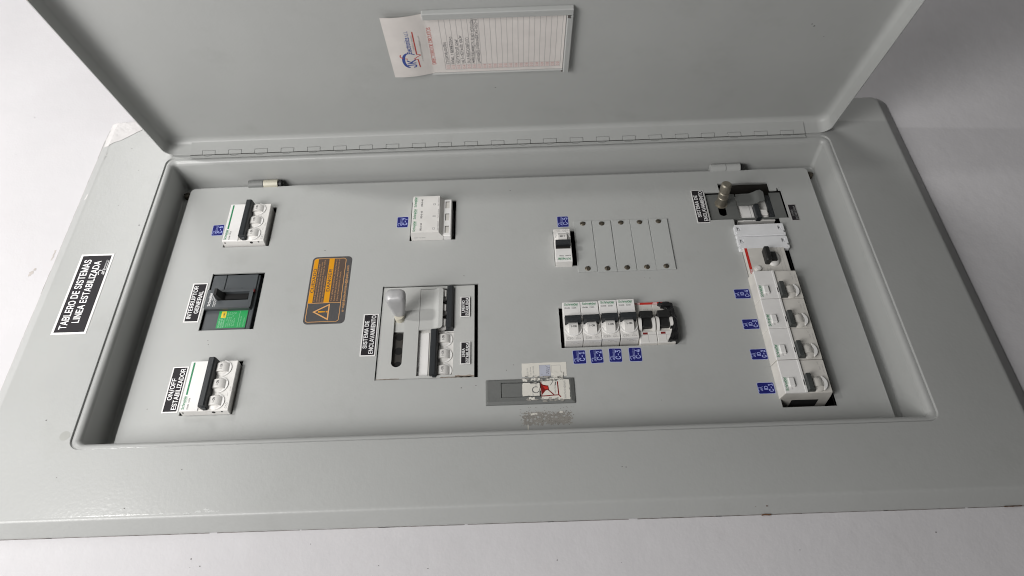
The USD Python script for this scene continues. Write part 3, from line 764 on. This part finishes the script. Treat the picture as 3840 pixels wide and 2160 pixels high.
part(t, 'fine_print', [txt('Fault = Remplacer', x0 + 1.5, -7.6, 1.3, 13.02, width=13) for x0 in (-26.0, -8.2, 9.4)] + [flat(sbox(x0 + 3, -4.0, x0 + 5.4, -1.2).difference(sbox(x0 + 3.4, -3.5, x0 + 5.0, -1.7)), 13.0, 13.05) for x0 in (-26.0, -8.2, 9.4)], 'print_grey', smooth=False)
m = txt('220V~ 50/60Hz', 0, 0, 1.4, 0, width=12)
vv = m.vertices.copy(); m.vertices = np.column_stack([-27.22 - vv[:, 2], 19 - vv[:, 0], vv[:, 1] + 4.0])
part(t, 'side_print', m, 'print_grey', smooth=False)

# ================================================================ interlock with the silver knob (local = uvw)
OU, OV = -73.5, -46.4
t = thing('interlock', 'painted interlock plate with silver knob in a slot and a window over two breakers', 'interlock', (OU, OV, PANEL_W))


def P(u0, v0, u1, v1):
    return sbox(u0 - OU, v0 - OV, u1 - OU, v1 - OV)


slot = LineString([(-103.6 - OU, -82.2 - OV), (-103.6 - OU, -6 - OV)]).buffer(5.2)
win = P(-83.6, -98.0, -48.2, 5.6)
plate = P(-122.4, -100.8, -27.6, 8.6).difference(union_all([slot, win]))
part(t, 'plate', [flat(plate, -3.0, -1.4)], 'enamel_pale', smooth=False)
for q in ((-122, -101, -99.6, -100.2, .25, 2, 61), (-60, -101, -30, -100.0, .3, 1.6, 62), (-46, -100.9, -28, -98.6, .5, 1.6, 63)):
    part(t, 'rust_edge', flat(ragged(q[0] - OU, q[2] - OU, q[1] - OV, q[3] - OV, q[4], q[5], q[6]), -1.4, -1.37), 'rust_pale', smooth=False)
part(t, 'plate_fold', flat(P(-122.4, -101.4, -27.6, -100.9), -14, -1.5), 'enamel_smooth', smooth=False)
sl = part(t, 'slider', [flat(P(-109.6, -90, -97.6, -45.2), -6.2, -5.2)], 'slider_and_box_shade', smooth=False)
part(sl, 'slider_hole', [disc(-102.8 - OU, vv_ - OV, 4.3, -5.3, -5.1, 22) for vv_ in (-50.5, -67.0, -83.5)], 'void_black', smooth=False)
part(t, 'slider_plate', [flat(P(-109.4, -45.2, -97.8, 2), -5.0, -3.6)], 'enamel_pale', smooth=False)
part(t, 'knob_boss', revolve([(0, 2.6), (4.6, 2.5), (5.0, 1.6), (5.0, -4.6)][::-1], 24, (-103.4 - OU, -29.5 - OV, 0)), 'beige_disc', smooth=35)
kq = lambda a, b, r, sh=0.0: loop(-a, a, -b + sh, b + sh, min(r, a - .1, b - .1), 5)
kn = loft([(kq(5.4, 4.6, 4.0), 2.6), (kq(6.0, 5.0, 4.0), 5), (kq(7.2, 5.6, 4.2), 12), (kq(8.6, 6.3, 4.4), 20), (kq(9.6, 6.8, 4.6), 27), (kq(10.0, 7.0, 4.8), 31), (kq(9.7, 6.8, 4.8), 33.6), (kq(8.8, 6.0, 4.6), 35.4), (kq(6.6, 4.2, 4.0), 36.5), (kq(3.0, 1.8, 1.7), 36.9)], cap_start=True, cap_end=True)
kn.apply_translation([-103.2 - OU, -26.5 - OV, 0])
part(t, 'knob', kn, 'silver_paint', smooth=40)
cov = rrect(-83.0 - OU, -59.6 - OU, -45.6 - OV, 4.2 - OV, 3.4).union(P(-83.0, -45.6, -68, 4.2))
cm = flat(cov, 0, 1.2).subdivide_to_size(3.0)
vv = cm.vertices.copy(); xx = vv[:, 0] + OU
cm.vertices = np.column_stack([vv[:, 0], vv[:, 1], vv[:, 2] - 1.6 + np.where(xx > -70, 2.6 * np.clip((xx + 70) / 6, 0, 1) ** 2, 0)])
part(t, 'sliding_cover', cm, 'enamel_pale', smooth=40)
# the two breakers seen through its window
t = thing('three_pole_breaker', 'white three-pole breaker marked 50 in the lower half of the silver-knob interlock window', 'circuit breaker', (-67.4, -73.6, -38.2), 90)
mcb(t, 3, 'iC60N', 'C50')
t = thing('three_pole_breaker', 'three-pole breaker with lowered black bar half hidden under the interlock cover plate', 'circuit breaker', (-67.4, -19.2, -38.2), 90)
part(t, 'body', bx(-26.9, 26.9, -22.7, 22.7, -40, 0, 0.5), 'white_plastic', smooth=False)
for k in range(3):
    cap = trimesh.creation.icosphere(3, 1.0); cap.apply_scale([8.1, 8.1, 3.4]); cap.apply_translation([-18 + 18 * k, -6.5, 0])
    part(t, 'dial', [cap.slice_plane([0, 0, -.2], [0, 0, 1]), bx(-22 + 18 * k, -14 + 18 * k, -11, -2, 0, 5, .5)], 'white_plastic', smooth=35)
part(t, 'toggle', [along_x(Polygon([(-20, -1), (-12.0, -1), (-11.6, 6.4), (-13, 8.2), (-17, 8.2), (-18.2, 6.6)]).buffer(-.4).buffer(.4), -26.0, 25.5), bx(-26.3, -24, -15, -11.5, 0, 5, .4)], 'black_toggle', smooth=35)
part(t, 'toggle_gap', flat(sbox(-26, -11.6, 26, -5.2), 0.2, 0.6), 'hole_dark', smooth=False)

# ================================================================ blanking plates, each with two screws
SCR = [(-0.2, 0.1), (0.3, -0.1), (0.6, 0.2), (0.2, -0.2), (0.0, 0.1)]
edges_t = [81.3, 101.7, 122.7, 143.5, 164.0, 184.8]


def blanking(t):
    part(t, 'plate', bx(-10.12, 10.12, -35.2, 35.2, 0.02, 1.5, 0.25), 'enamel_plate', smooth=False)
    for y, a in ((31.2, 20), (-31.4, 70)):
        s = part(t, 'screw', revolve([(0, 2.9), (1.2, 2.8), (2.4, 2.3), (3.1, 1.6), (3.1, 1.2)][::-1], 18, (0.2, y, 0)), 'brass_screw', smooth=40)
        b = bx(-2.6, 2.6, -.35, .35, 2.4, 2.96, 0.1)
        b.apply_transform(trimesh.transformations.rotation_matrix(math.radians(a), [0, 0, 1])); b.apply_translation([0.2, y, 0])
        part(s, 'slot', b, 'hole_dark', smooth=False)


names = ['grey blanking plate nearest the C-5 breaker, held by two brass screws', 'second grey blanking plate from the C-5 breaker', 'middle grey blanking plate of the row of five', 'fourth grey blanking plate from the C-5 breaker', 'last grey blanking plate of the five, farthest from the C-5 breaker']
firstp = None
for i in range(5):
    u = (edges_t[i] + edges_t[i + 1]) / 2 + 0.1
    o = (u, 54.0 + (0.5, -0.2, 0.1, -0.1, 0.2)[i], PANEL_W + 0.02)
    if i == 0:
        firstp = thing('blanking_plate', names[0], 'blanking plate', o, 0.35, 'row of blanking plates')
        blanking(firstp)
    else:
        copy_of(firstp, 'blanking_plate', names[i], 'blanking plate', o, (0, 0.25, -0.1, 0.15, -0.3)[i], 'row of blanking plates')

# ================================================================ flush latch with the torn paper seal (local = uvw)
OU, OV = 25.4, -120.0
t = thing('panel_latch', 'grey plastic flush latch let into the panel, half covered by a torn paper seal', 'latch', (OU, OV, PANEL_W))
outerp = sbox(-41.9, -13.6, 42.2, 13.5)
grip = sbox(-27.4, -6.6, 10.2, 9.3)
part(t, 'bezel', [loft([(loop(-41.9, 42.2, -13.6, 13.5, .5, 2), 0.0), (loop(-41.6, 41.9, -13.3, 13.2, .5, 2), 1.0), (loop(-40.2, 38.6, -10.9, 11.6, .5, 2), 2.2), (loop(-39.8, 38.2, -10.5, 11.2, .5, 2), 2.2)]), flat(sbox(-39.8, -10.5, 38.2, 11.2).difference(grip), 1.4, 2.2)], 'lock_grey', smooth=False)
part(t, 'grip_gap', flat(grip, 0.3, 0.9), 'void_black', smooth=False)
part(t, 'grip', bx(-26.7, 9.5, -5.9, 8.6, 0.5, 2.0, 0.3), 'lock_grey', smooth=False)
# seal pieces: local = uvw about the latch
t = thing('paper_seal', 'torn white paper seal dated 2011 pasted across the grey latch', 'paper seal', (OU, OV, PANEL_W))
up = ragged(-7.0, 36.0, 15.4, 31.0, 0.25, 3.0, 77)
up = up.difference(ragged(-7.5, 36.5, 13.8, 15.6, 1.3, 1.2, 78))
part(t, 'upper_piece', flat(up, 0.02, 0.2), 'seal_paper', smooth=False)
part(t, 'blue_box', flat(sbox(9.9, 16.0, 20.4, 28.4), 0.2, 0.24), 'seal_blue', smooth=False)
box2 = sbox(21.6, 16.5, 30.2, 28.0)
part(t, 'box_outline', [flat(sbox(9.7, 15.8, 20.6, 28.6).difference(sbox(10.0, 16.1, 20.3, 28.3)), 0.2, 0.27), flat(box2.difference(box2.buffer(-.3)), 0.2, 0.27)], 'ink_grey', smooth=False)
part(t, 'printed_lines', [txt('5320-228', -1.0, 18.2, 1.3, 0.21, width=7, rot=90), txt('Los Olivos', 1.9, 17.4, 1.3, 0.21, width=9, rot=90), txt('P.LIMA,PERU', 4.7, 17.2, 1.3, 0.21, width=10.5, rot=90), txt('C', 12.8, 17.3, 1.5, 0.26, rot=90)], 'print_grey', smooth=False)
part(t, 'written_date', [txt('2011', 18.6, 18.0, 2.6, 0.26, width=8.2, rot=82, slant=.2), txt('/', 17.2, 26, 2.0, 0.26, rot=60)], 'ink_pen', smooth=False)
part(t, 'grip_piece', flat(ragged(-7.0, 9.2, -5.6, 8.2, 0.4, 2, 80), 2.02, 2.16), 'seal_paper', smooth=False)
for q, z0, z1 in (((10.3, 26.4, -9.6, 9.8, 0.6, 1.6, 81), 2.22, 2.34), ((26.2, 37.3, -10.6, 10.6, 0.35, 1.6, 82), 2.36, 2.46), ((-1.0, 4.2, -9.6, -7.4, .8, 1.2, 83), 2.24, 2.5), ((-6.5, -3.0, 9.3, 12.6, .8, 1.2, 84), 2.24, 2.6), ((23, 33, 13.6, 20.0, 1.6, 1.6, 85), 0.3, 0.8), ((16, 32, 11.0, 12.4, .6, 1.2, 86), 2.0, 2.4), ((1, 10, 10.8, 12.8, .7, 1.2, 89), 1.9, 2.3)):
    part(t, 'seal_piece', flat(ragged(*q), z0, z1), 'seal_paper', smooth=False)
tor = []
r2 = random.Random(5)
for k in range(60):
    u, v = r2.uniform(-8, 33), r2.choice([r2.uniform(10.5, 15.5), r2.uniform(-12, -8)]); q = r2.uniform(.3, 1.1)
    tor.append(flat(ragged(u - q * 1.4, u + q * 1.4, v - q * .6, v + q * .6, q * .4, .8, 400 + k), 2.0, 2.4 + 0.002 * k))
part(t, 'torn_scrap', tor, 'glue_residue', smooth=False, kind='stuff')
red = [LineString([(10.6, -6.4), (26.6, -5.6)]).buffer(.45), LineString([(26.2, 8.4), (26.7, -5.4), (28.4, -7.6)]).buffer(.5), LineString([(11, 6.4), (16.4, 0.8), (22.4, -5.6)]).buffer(.45), LineString([(10.6, 9), (10.8, -6)]).buffer(.35), Polygon([(11, 5.8), (17.2, 4.6), (17.8, 0.4), (14.6, -0.6), (11.2, -4.8)])]
part(t, 'red_ink', [flat(union_all(red), 2.5, 2.56)], 'red_dark', smooth=False)
part(t, 'red_ink', [flat(Polygon([(11.6, 4.6), (17.0, 3.8), (17.4, 0.8), (14.0, .4)]).buffer(-.3), 2.56, 2.6)], 'red_plastic', smooth=False)
part(t, 'email_strip', [txt('jkelectronics@jkperu', 33.6, -9.6, 1.9, 2.47, width=19, rot=90), txt('S 55', 3.4, -5.4, 1.5, 2.18, width=5, rot=90), txt('9/15', 6.6, 3, 1.6, 2.18, width=5, rot=90), txt('seguridad', 24.2, -4, 1.3, 2.36, width=9, rot=90)], 'print_grey', smooth=False)
part(t, 'pen_stroke', [flat(union_all([LineString(arc_pts(5.4, 0.6, 3.2, 60, 330, 14)).buffer(.28), LineString([(0.5, 7.2), (4.8, 7.0), (7.4, 7.8)]).buffer(.25), LineString([(24.4, 8.2), (24.0, 5.0)]).buffer(.4), LineString([(19.5, 5), (22, 9)]).buffer(.25)]), 2.37, 2.42)], 'ink_pen', smooth=False)
# scraped-off lower half of the seal: glue and paper crumbs left on the panel
t = thing('glue_patch', 'scraped patch of grey glue and paper scraps below the latch', 'glue residue', (40.2, -146.2, PANEL_W))
part(t, 'glue_film', flat(ragged(-22.4, 22.4, -8.2, 4.4, 1.5, 0.6, 90, 26), 0.02, 0.05), 'glue_residue', smooth=False)
cr, cr2 = [], []
for k in range(280):
    q = r2.uniform(.15, .55)
    u, v = r2.uniform(-25.5, 25.0), min(9.5, max(-9.5, r2.gauss(0.3, 5.4)))
    (cr if k % 2 else cr2).append(flat(ragged(u - q, u + q, v - q * .5, v + q * .5, q * .35, .6, 500 + k), 0.04, 0.07 + 0.05 * r2.random()))
for q in ((-15.2, -9.0, 1.8, 3.6, .6, 1, 91), (11.2, 15.2, 3.0, 5.0, .6, 1, 92), (-18.4, -17.4, -13.0, -8.4, .15, 1, 93)):
    part(t, 'paper_scrap', flat(ragged(*q), .04, .18), 'seal_paper', smooth=False)
part(t, 'paper_crumb', cr, 'crumb_pale', smooth=False, kind='stuff')
part(t, 'dirt_crumb', cr2, 'crumb_dark', smooth=False, kind='stuff')

# ================================================================ grey interlock with the metal pin (local = uvw)
OU, OV = 276.4, 106.4
t = thing('interlock', 'dark grey interlock plate with upright metal pin beside the second SISTEMA DE ENCLAVAMIENTO sign', 'interlock', (OU, OV, PANEL_W))
slot2 = LineString([(249.4 - OU, 97.6 - OV), (249.4 - OU, 114 - OV)]).buffer(4.4)
win2 = P(266.6, 89.2, 306.2, 128)
pl = P(234.6, 87.4, 318.4, 125.6).difference(union_all([slot2, win2]))
part(t, 'plate', [flat(pl, -4.0, -2.4)], 'plate_grey', smooth=False)
part(t, 'pin', revolve([(0, 29.6), (4.2, 29.4), (5.6, 28.2), (5.8, 26.5), (5.8, 19.5), (5.0, 18.8), (5.0, 17.2), (5.8, 16.5), (5.8, 11.5), (5.0, 10.8), (5.2, 9.6), (5.8, 9.0), (5.8, -2.2), (7.2, -2.3), (7.2, -3.2)][::-1], 28, (249.6 - OU, 111.5 - OV, 0)), 'zinc', smooth=35)
cov = Polygon([(266.2, 104.4), (266.4, 121.6), (280, 121.6), (288, 123.6), (294.5, 125.0), (297.5, 121.6), (296.6, 108.6), (288, 106.6), (278.4, 104.2)])
cov = affinity.translate(cov, -OU, -OV).buffer(-.8).buffer(.8)
cm = flat(cov, 0, 1.2).subdivide_to_size(2.5)
vv = cm.vertices.copy(); xx = vv[:, 0]
cm.vertices = np.column_stack([vv[:, 0], vv[:, 1], vv[:, 2] + 0.6 + 2.2 * np.clip((xx - 6) / 8, 0, 1) ** 2])
part(t, 'sliding_cover', cm, 'plate_grey', smooth=40)
t = thing('two_pole_breaker', 'white breaker with black toggle seen through the grey interlock plate window', 'circuit breaker', (287.2, 99.0, -38.6), 90)
part(t, 'body', bx(-12, 25.5, -19.0, 22.7, -40, 0, .5), 'white_plastic', smooth=False)
part(t, 'label_cover', [bx(-12, 25, 6.4, 17.2, -.5, .9, .3), bx(-12, 25, 3.2, 6.0, -.5, .5, .2)], 'cover_white', smooth=False)
cap = trimesh.creation.icosphere(3, 1.0); cap.apply_scale([7.8, 7.8, 3.6]); cap.apply_translation([-3.0, -6.0, 0])
part(t, 'dial', [cap.slice_plane([0, 0, -.2], [0, 0, 1]), bx(-7.5, 0.6, -11.0, -2, 0, 5.0, .8)], 'white_plastic', smooth=35)
part(t, 'toggle', [bx(-12, 8, -2.6, 3.0, -1, 6.5, .6), bx(-10, 24, -18.8, -13.2, -1, 2.5, .6)], 'black_toggle', smooth=False)

# ================================================================ two white blank covers (local = uvw)
def blank_cover(t):
    na, nb = sbox(-24.4, 0.0, -20.4, 5.2), sbox(20.0, 0.0, 23.6, 5.4)
    pc = rrect(-26.5, 26.5, -8.35, 8.35, 1.2).difference(union_all([na, nb, sbox(25.0, -4.0, 28, -1.6), sbox(-28, -4.0, -25.2, -1.8)]))
    part(t, 'cover', flat(pc, 0, 5.0), 'blank_white', smooth=False)
    part(t, 'clip', bx(-24.0, -21.2, 0.2, 3.8, -2, 3.8, .3), 'blank_white', smooth=False)
    part(t, 'clip', bx(20.8, 23.2, 0.2, 3.4, -2, 3.4, .3), 'blank_white', smooth=False)
    part(t, 'clip_hole', flat(na, 0.2, 0.5), 'hole_dark', smooth=False)
    part(t, 'clip_hole', flat(nb, 0.2, 0.5), 'hole_dark', smooth=False)
    part(t, 'moulded_ridge', bx(-24, 24, -7.6, -6.7, 4.8, 5.5, .2), 'blank_white', smooth=False)


bc = thing('blank_cover', 'white plastic blank cover next to the grey interlock plate', 'blank cover', (281.4, 65.3, PANEL_W - 0.4), 0.4, 'white blank covers')
blank_cover(bc)
copy_of(bc, 'blank_cover', 'white plastic blank cover touching the red-striped leakage breaker', 'blank cover', (281.4, 47.7, PANEL_W - 0.3), -0.2, 'white blank covers')

# ================================================================ red striped leakage breaker; local x=v, y=-u
t = thing('leakage_breaker', 'ivory leakage breaker with red stripe and black toggle above the four white ones', 'circuit breaker', (280.8, 23.5, -28.0), 90)
part(t, 'body', bx(-17.6, 17.6, -20.6, 22.4, -40, 0, .5), 'ivory_plastic', smooth=False)
part(t, 'red_band', flat(sbox(-17.4, 18.8, 17.4, 21.6), 0.0, .08), 'red_plastic', smooth=False)
part(t, 'brand_lettering', txt('ABB', -16.6, 19.1, 2.0, .09, width=5, bold=True), 'print_white', smooth=False)
part(t, 'test_button', [disc(-11.6, 13.2, 3.3, -1, 2.0, 22), disc(-11.6, 13.2, 2.4, 2.0, 2.5, 22)], 'white_plastic', smooth=35)
cap = trimesh.creation.icosphere(3, 1.0); cap.apply_scale([10.5, 7.4, 4.2]); cap.apply_translation([2.0, -5.2, 0])
part(t, 'dial', cap.slice_plane([0, 0, -.2], [0, 0, 1]), 'white_plastic', smooth=35)
part(t, 'toggle', [bx(-6.0, 12.5, -1.6, 4.2, -1, 9.0, 1.2), bx(-4.2, 7.4, -8.2, 0, -1, 5.6, .8)], 'black_plastic', smooth=False)
part(t, 'groove', [flat(sbox(-17, y - .12, 17, y + .12), 0, .04) for y in (-12.6, -16.2)], 'ink_grey', smooth=False)
part(t, 'fine_print', [txt('0,03A', -14, 6.0, 1.4, .02, width=5), txt('230V~', -14.5, 2.6, 1.3, .02, width=5), txt('25A', -14, -1, 1.4, .02, width=4)], 'ink_grey', smooth=False)


# ================================================================ four white leakage breakers
def rcd(t):
    part(t, 'body', loft([(loop(-17.5, 17.5, -23.2, 24.0, .6, 2), -60), (loop(-17.5, 17.5, -23.2, 24.0, .6, 2), -9.0), (loop(-17.45, 17.45, -22.6, 21.6, .6, 2), -0.5), (loop(-17.2, 17.2, -22.2, 21.3, .6, 2), 0)], cap_end=True), 'ivory_plastic', smooth=False)
    part(t, 'label_cover', bx(-17.35, 17.35, 0.6, 21.2, -0.6, 1.5, .35), 'cover_white', smooth=False)
    part(t, 'cover_flap', bx(-17.3, 17.3, 0.55, 2.9, 1.2, 1.75, .2), 'cover_white', smooth=False)
    part(t, 'test_button', bx(-11.8, -2.2, 10.6, 16.4, 1.0, 3.6, .8), 'cover_white', smooth=False)
    part(t, 'slot', flat(sbox(-10.4, 1.3, -4.4, 2.2), 1.7, 1.82), 'hole_dark', smooth=False)
    cap = trimesh.creation.icosphere(3, 1.0); cap.apply_scale([8.6, 8.4, 3.6]); cap.apply_translation([-8.6, -10.2, -.2])
    part(t, 'dial', [cap.slice_plane([0, 0, -.3], [0, 0, 1]), along_x(Polygon([(-17.0, -1)] + arc_pts(-10.0, -4.0, 8.2, 150, 30, 10) + [(-3, -1)]).convex_hull, -12.6, -4.6)], 'ivory_plastic', smooth=35)
    cres = Point(-8.6, -10.6).buffer(8.6, 10).difference(sbox(-20, -15.2, 10, 0))
    part(t, 'dial_lit_crescent', flat(cres, 0.6, 2.4), 'cover_white', smooth=False)  # white crescent standing for the lit side of the dial recess
    part(t, 'toggle', [trimesh.convex.convex_hull(np.array([(x, y, z) for x in (-16.4, 0.2) for y, z in ((-6.8, -1), (0.4, -1), (-5.8, 3.4), (-4.0, 6.2), (-0.2, 6.2))] )), bx(-13.0, -4, -8.8, -4, -1, 3.2, .8)], 'grey_toggle', smooth=False)
    a, b = brand(-15.4, 17.8, 14.5, 1.52)
    part(t, 'brand_lettering', a, 'print_green', smooth=False)
    part(t, 'brand_small_print', b, 'print_pale_green', smooth=False)
    part(t, 'fine_print', [txt('iID', -14, 13.4, 1.3, 1.52, width=2.4), txt('25A', -9.4, 13.4, 1.3, 1.52, width=4.0), txt('230V 30mA', 3.0, -20.6, 1.2, .02, width=9), txt('AC', 12, -17.0, 1.4, .02, width=3), txt('test', 6.2, -17.6, 1.2, .02, width=4)], 'ink_grey', smooth=False)
    part(t, 'terminal_mouth', [bx(-17.7, -17.3, -13, 12, -26, -13, .1)], 'void_black', smooth=False)


W_RCD = -22.5
f = thing('leakage_breaker', 'white leakage breaker beside sticker ID C-4, uppermost of the four', 'circuit breaker', (280.8, -13.0, W_RCD), 90, 'column of leakage breakers')
rcd(f)
for v, lab in ((-48.4, 'white leakage breaker beside sticker ID C-3'), (-83.6, 'white leakage breaker beside sticker ID C-2'), (-119.3, 'white leakage breaker beside sticker ID C-1 at the end of the column')):
    copy_of(f, 'leakage_breaker', lab, 'circuit breaker', (280.6, v, W_RCD), 90, 'column of leakage breakers')

# ================================================================ circuit directory card in the door's holder
org = dpt([0, 160, SK])
t = thing('directory_card', 'white circuit directory card with handwritten lines tucked in the door holder', 'card', org, axes=[[1, 0, 0], DA[1], DA[2]])


def card_n(u):
    u = np.asarray(u, float)
    k = np.clip((-58 - u) / 39.0, 0, 1)
    return 1.0 + 4.2 * np.sin(k * 2.0) / math.sin(2.0) * 0.9


def onc(m, lift=0.0):
    """local (u, l - 160, height above the card) laid on the bent card; the frame is left-handed so turn faces over"""
    if isinstance(m, (list, tuple)):
        m = trimesh.util.concatenate([q for q in m if q is not None])
    m = m.copy(); v = m.vertices.copy()
    v[:, 2] = v[:, 2] + card_n(v[:, 0]) + lift
    m.vertices = v; m.faces = m.faces[:, ::-1]
    return m


us = np.concatenate([np.linspace(-98.5, -58, 14), np.linspace(-50, 69.6, 8)])
sheet_v, sheet_f = [], []
for u in us:
    for l in np.linspace(-45.2, 44.6, 5):
        sheet_v.append((u, l, 0.0))
for i in range(len(us) - 1):
    for j in range(4):
        a = i * 5 + j
        sheet_f += [(a, a + 5, a + 6), (a, a + 6, a + 1)]
sheet = trimesh.Trimesh(sheet_v, sheet_f, process=False)
under = sheet.copy(); under.vertices = under.vertices + [0, 0, -0.25]; under.faces = under.faces[:, ::-1]
part(t, 'sheet', onc([sheet, under]), 'paper', smooth=35)
L = []
us_l = np.linspace(-47.0, 67.0, 23)
for u in us_l:
    L.append(flat(sbox(u - .16, -40.6, u + .16, 37), 0.04, 0.07))
L.append(flat(sbox(-47, -40.9, 67, -40.6), 0.04, 0.07)); L.append(flat(sbox(-47, -33.0, 67, -32.8), 0.04, 0.07))
part(t, 'ruled_line', onc(L), 'ink_grey', smooth=False)
part(t, 'number_column', onc(flat(sbox(-47, -40.6, 67, -33.0), 0.02, 0.035)), 'pink_paper', smooth=False)
part(t, 'row_number', onc([txt('C-%d' % (i + 1), us_l[i] + 4.0, -39.6, 2.2, 0.06, width=5.6, rot=90) for i in range(22)]), 'ink_pink', smooth=False)
hand = [('COORDINADORA', 34), ('PANEL Y IMPRESORAS', 42), ('SERVIDOR DNI', 37), ('SALA SISTEMAS, RACK', 43), ('SALA RAC/COMPUTO', 40), ('IMPRES/ADMINISTR. SUBD. TOPOGRAF.', 68), ('UNIDADES SERIGRAFICAS PISO-5', 66)]
def scrawl(m):
    v = m.vertices.copy()
    q = np.column_stack([v[:, 0], v[:, 1], np.zeros(len(v))])
    v[:, 0] += 1.3 * (meshkit.noise(q * 0.55, 3) - .5)
    v[:, 1] += 1.3 * (meshkit.noise(q * 0.55, 9) - .5)
    m.vertices = v
    return m


part(t, 'handwriting', onc([scrawl(txt(s, us_l[i] + 4.1 + .3 * math.sin(i * 2.1), -32.0, 2.9, 0.06, width=w_, rot=90 - 1.0 * (i % 3), slant=.18)) for i, (s, w_) in enumerate(hand)] + [flat(ragged(-2.6, -.8, 35.6, 39.2, .5, .8, 33), .06, .1)]), 'ink_pen', smooth=False)
part(t, 'heading', onc([txt('DIRECTORIO DE CIRCUITOS', -55.6, -31.2, 3.7, 0.06, width=56, rot=90, bold=False)]), 'ink_red', smooth=False)
lg = [txt('JK', -74.6, -31.0, 8.2, .06, width=13, rot=90, bold=True), txt('Electronics', -76.6, -9.0, 4.4, .06, width=25, rot=90, bold=True), txt('s.r.l.', -76.6, 17.5, 4.0, .06, width=7, rot=90)]
lg.extend([flat(Polygon([(-81 - 6.2 * math.sin(q), -30 + 11.5 * (1 - math.cos(q)) * 1.0) for q in np.linspace(0.1, 2.9, 16)] + [(-80.2 - 4.6 * math.sin(q), -29.2 + 10.6 * (1 - math.cos(q))) for q in np.linspace(2.9, 0.1, 16)]).buffer(.25), .06, .1) , flat(LineString([(-81.5, -7.6), (-78, -8.4), (-74.8, -10.2)]).buffer(.5), .06, .1)])
part(t, 'logo_blue', onc(lg), 'ink_blue', smooth=False)
rl = [LineString([(-71.4, -30.6), (-72.0, -18.8)]).buffer(.55), LineString([(-72.0, -18.8), (-75.6, -17), (-72.2, -14.4), (-68.6, -12.6), (-72.4, -10.4)]).buffer(.4), LineString([(-72.4, -10.4), (-72.6, 22.5)]).buffer(.55), LineString([(-88.0, -9.5), (-88.6, -12), (-86.6, -14.5), (-82.0, -16)]).buffer(.5)]
part(t, 'logo_red', onc([flat(union_all(rl), .06, .1)]), 'ink_red', smooth=False)
part(t, 'small_print', onc([txt('calidad y servicio', -73.6, -4, 1.5, .06, width=22, rot=90), txt('e-mail:jkelectronics@jkperu.com', -67.0, -22, 1.5, .06, width=38, rot=90)]), 'ink_grey', smooth=False)
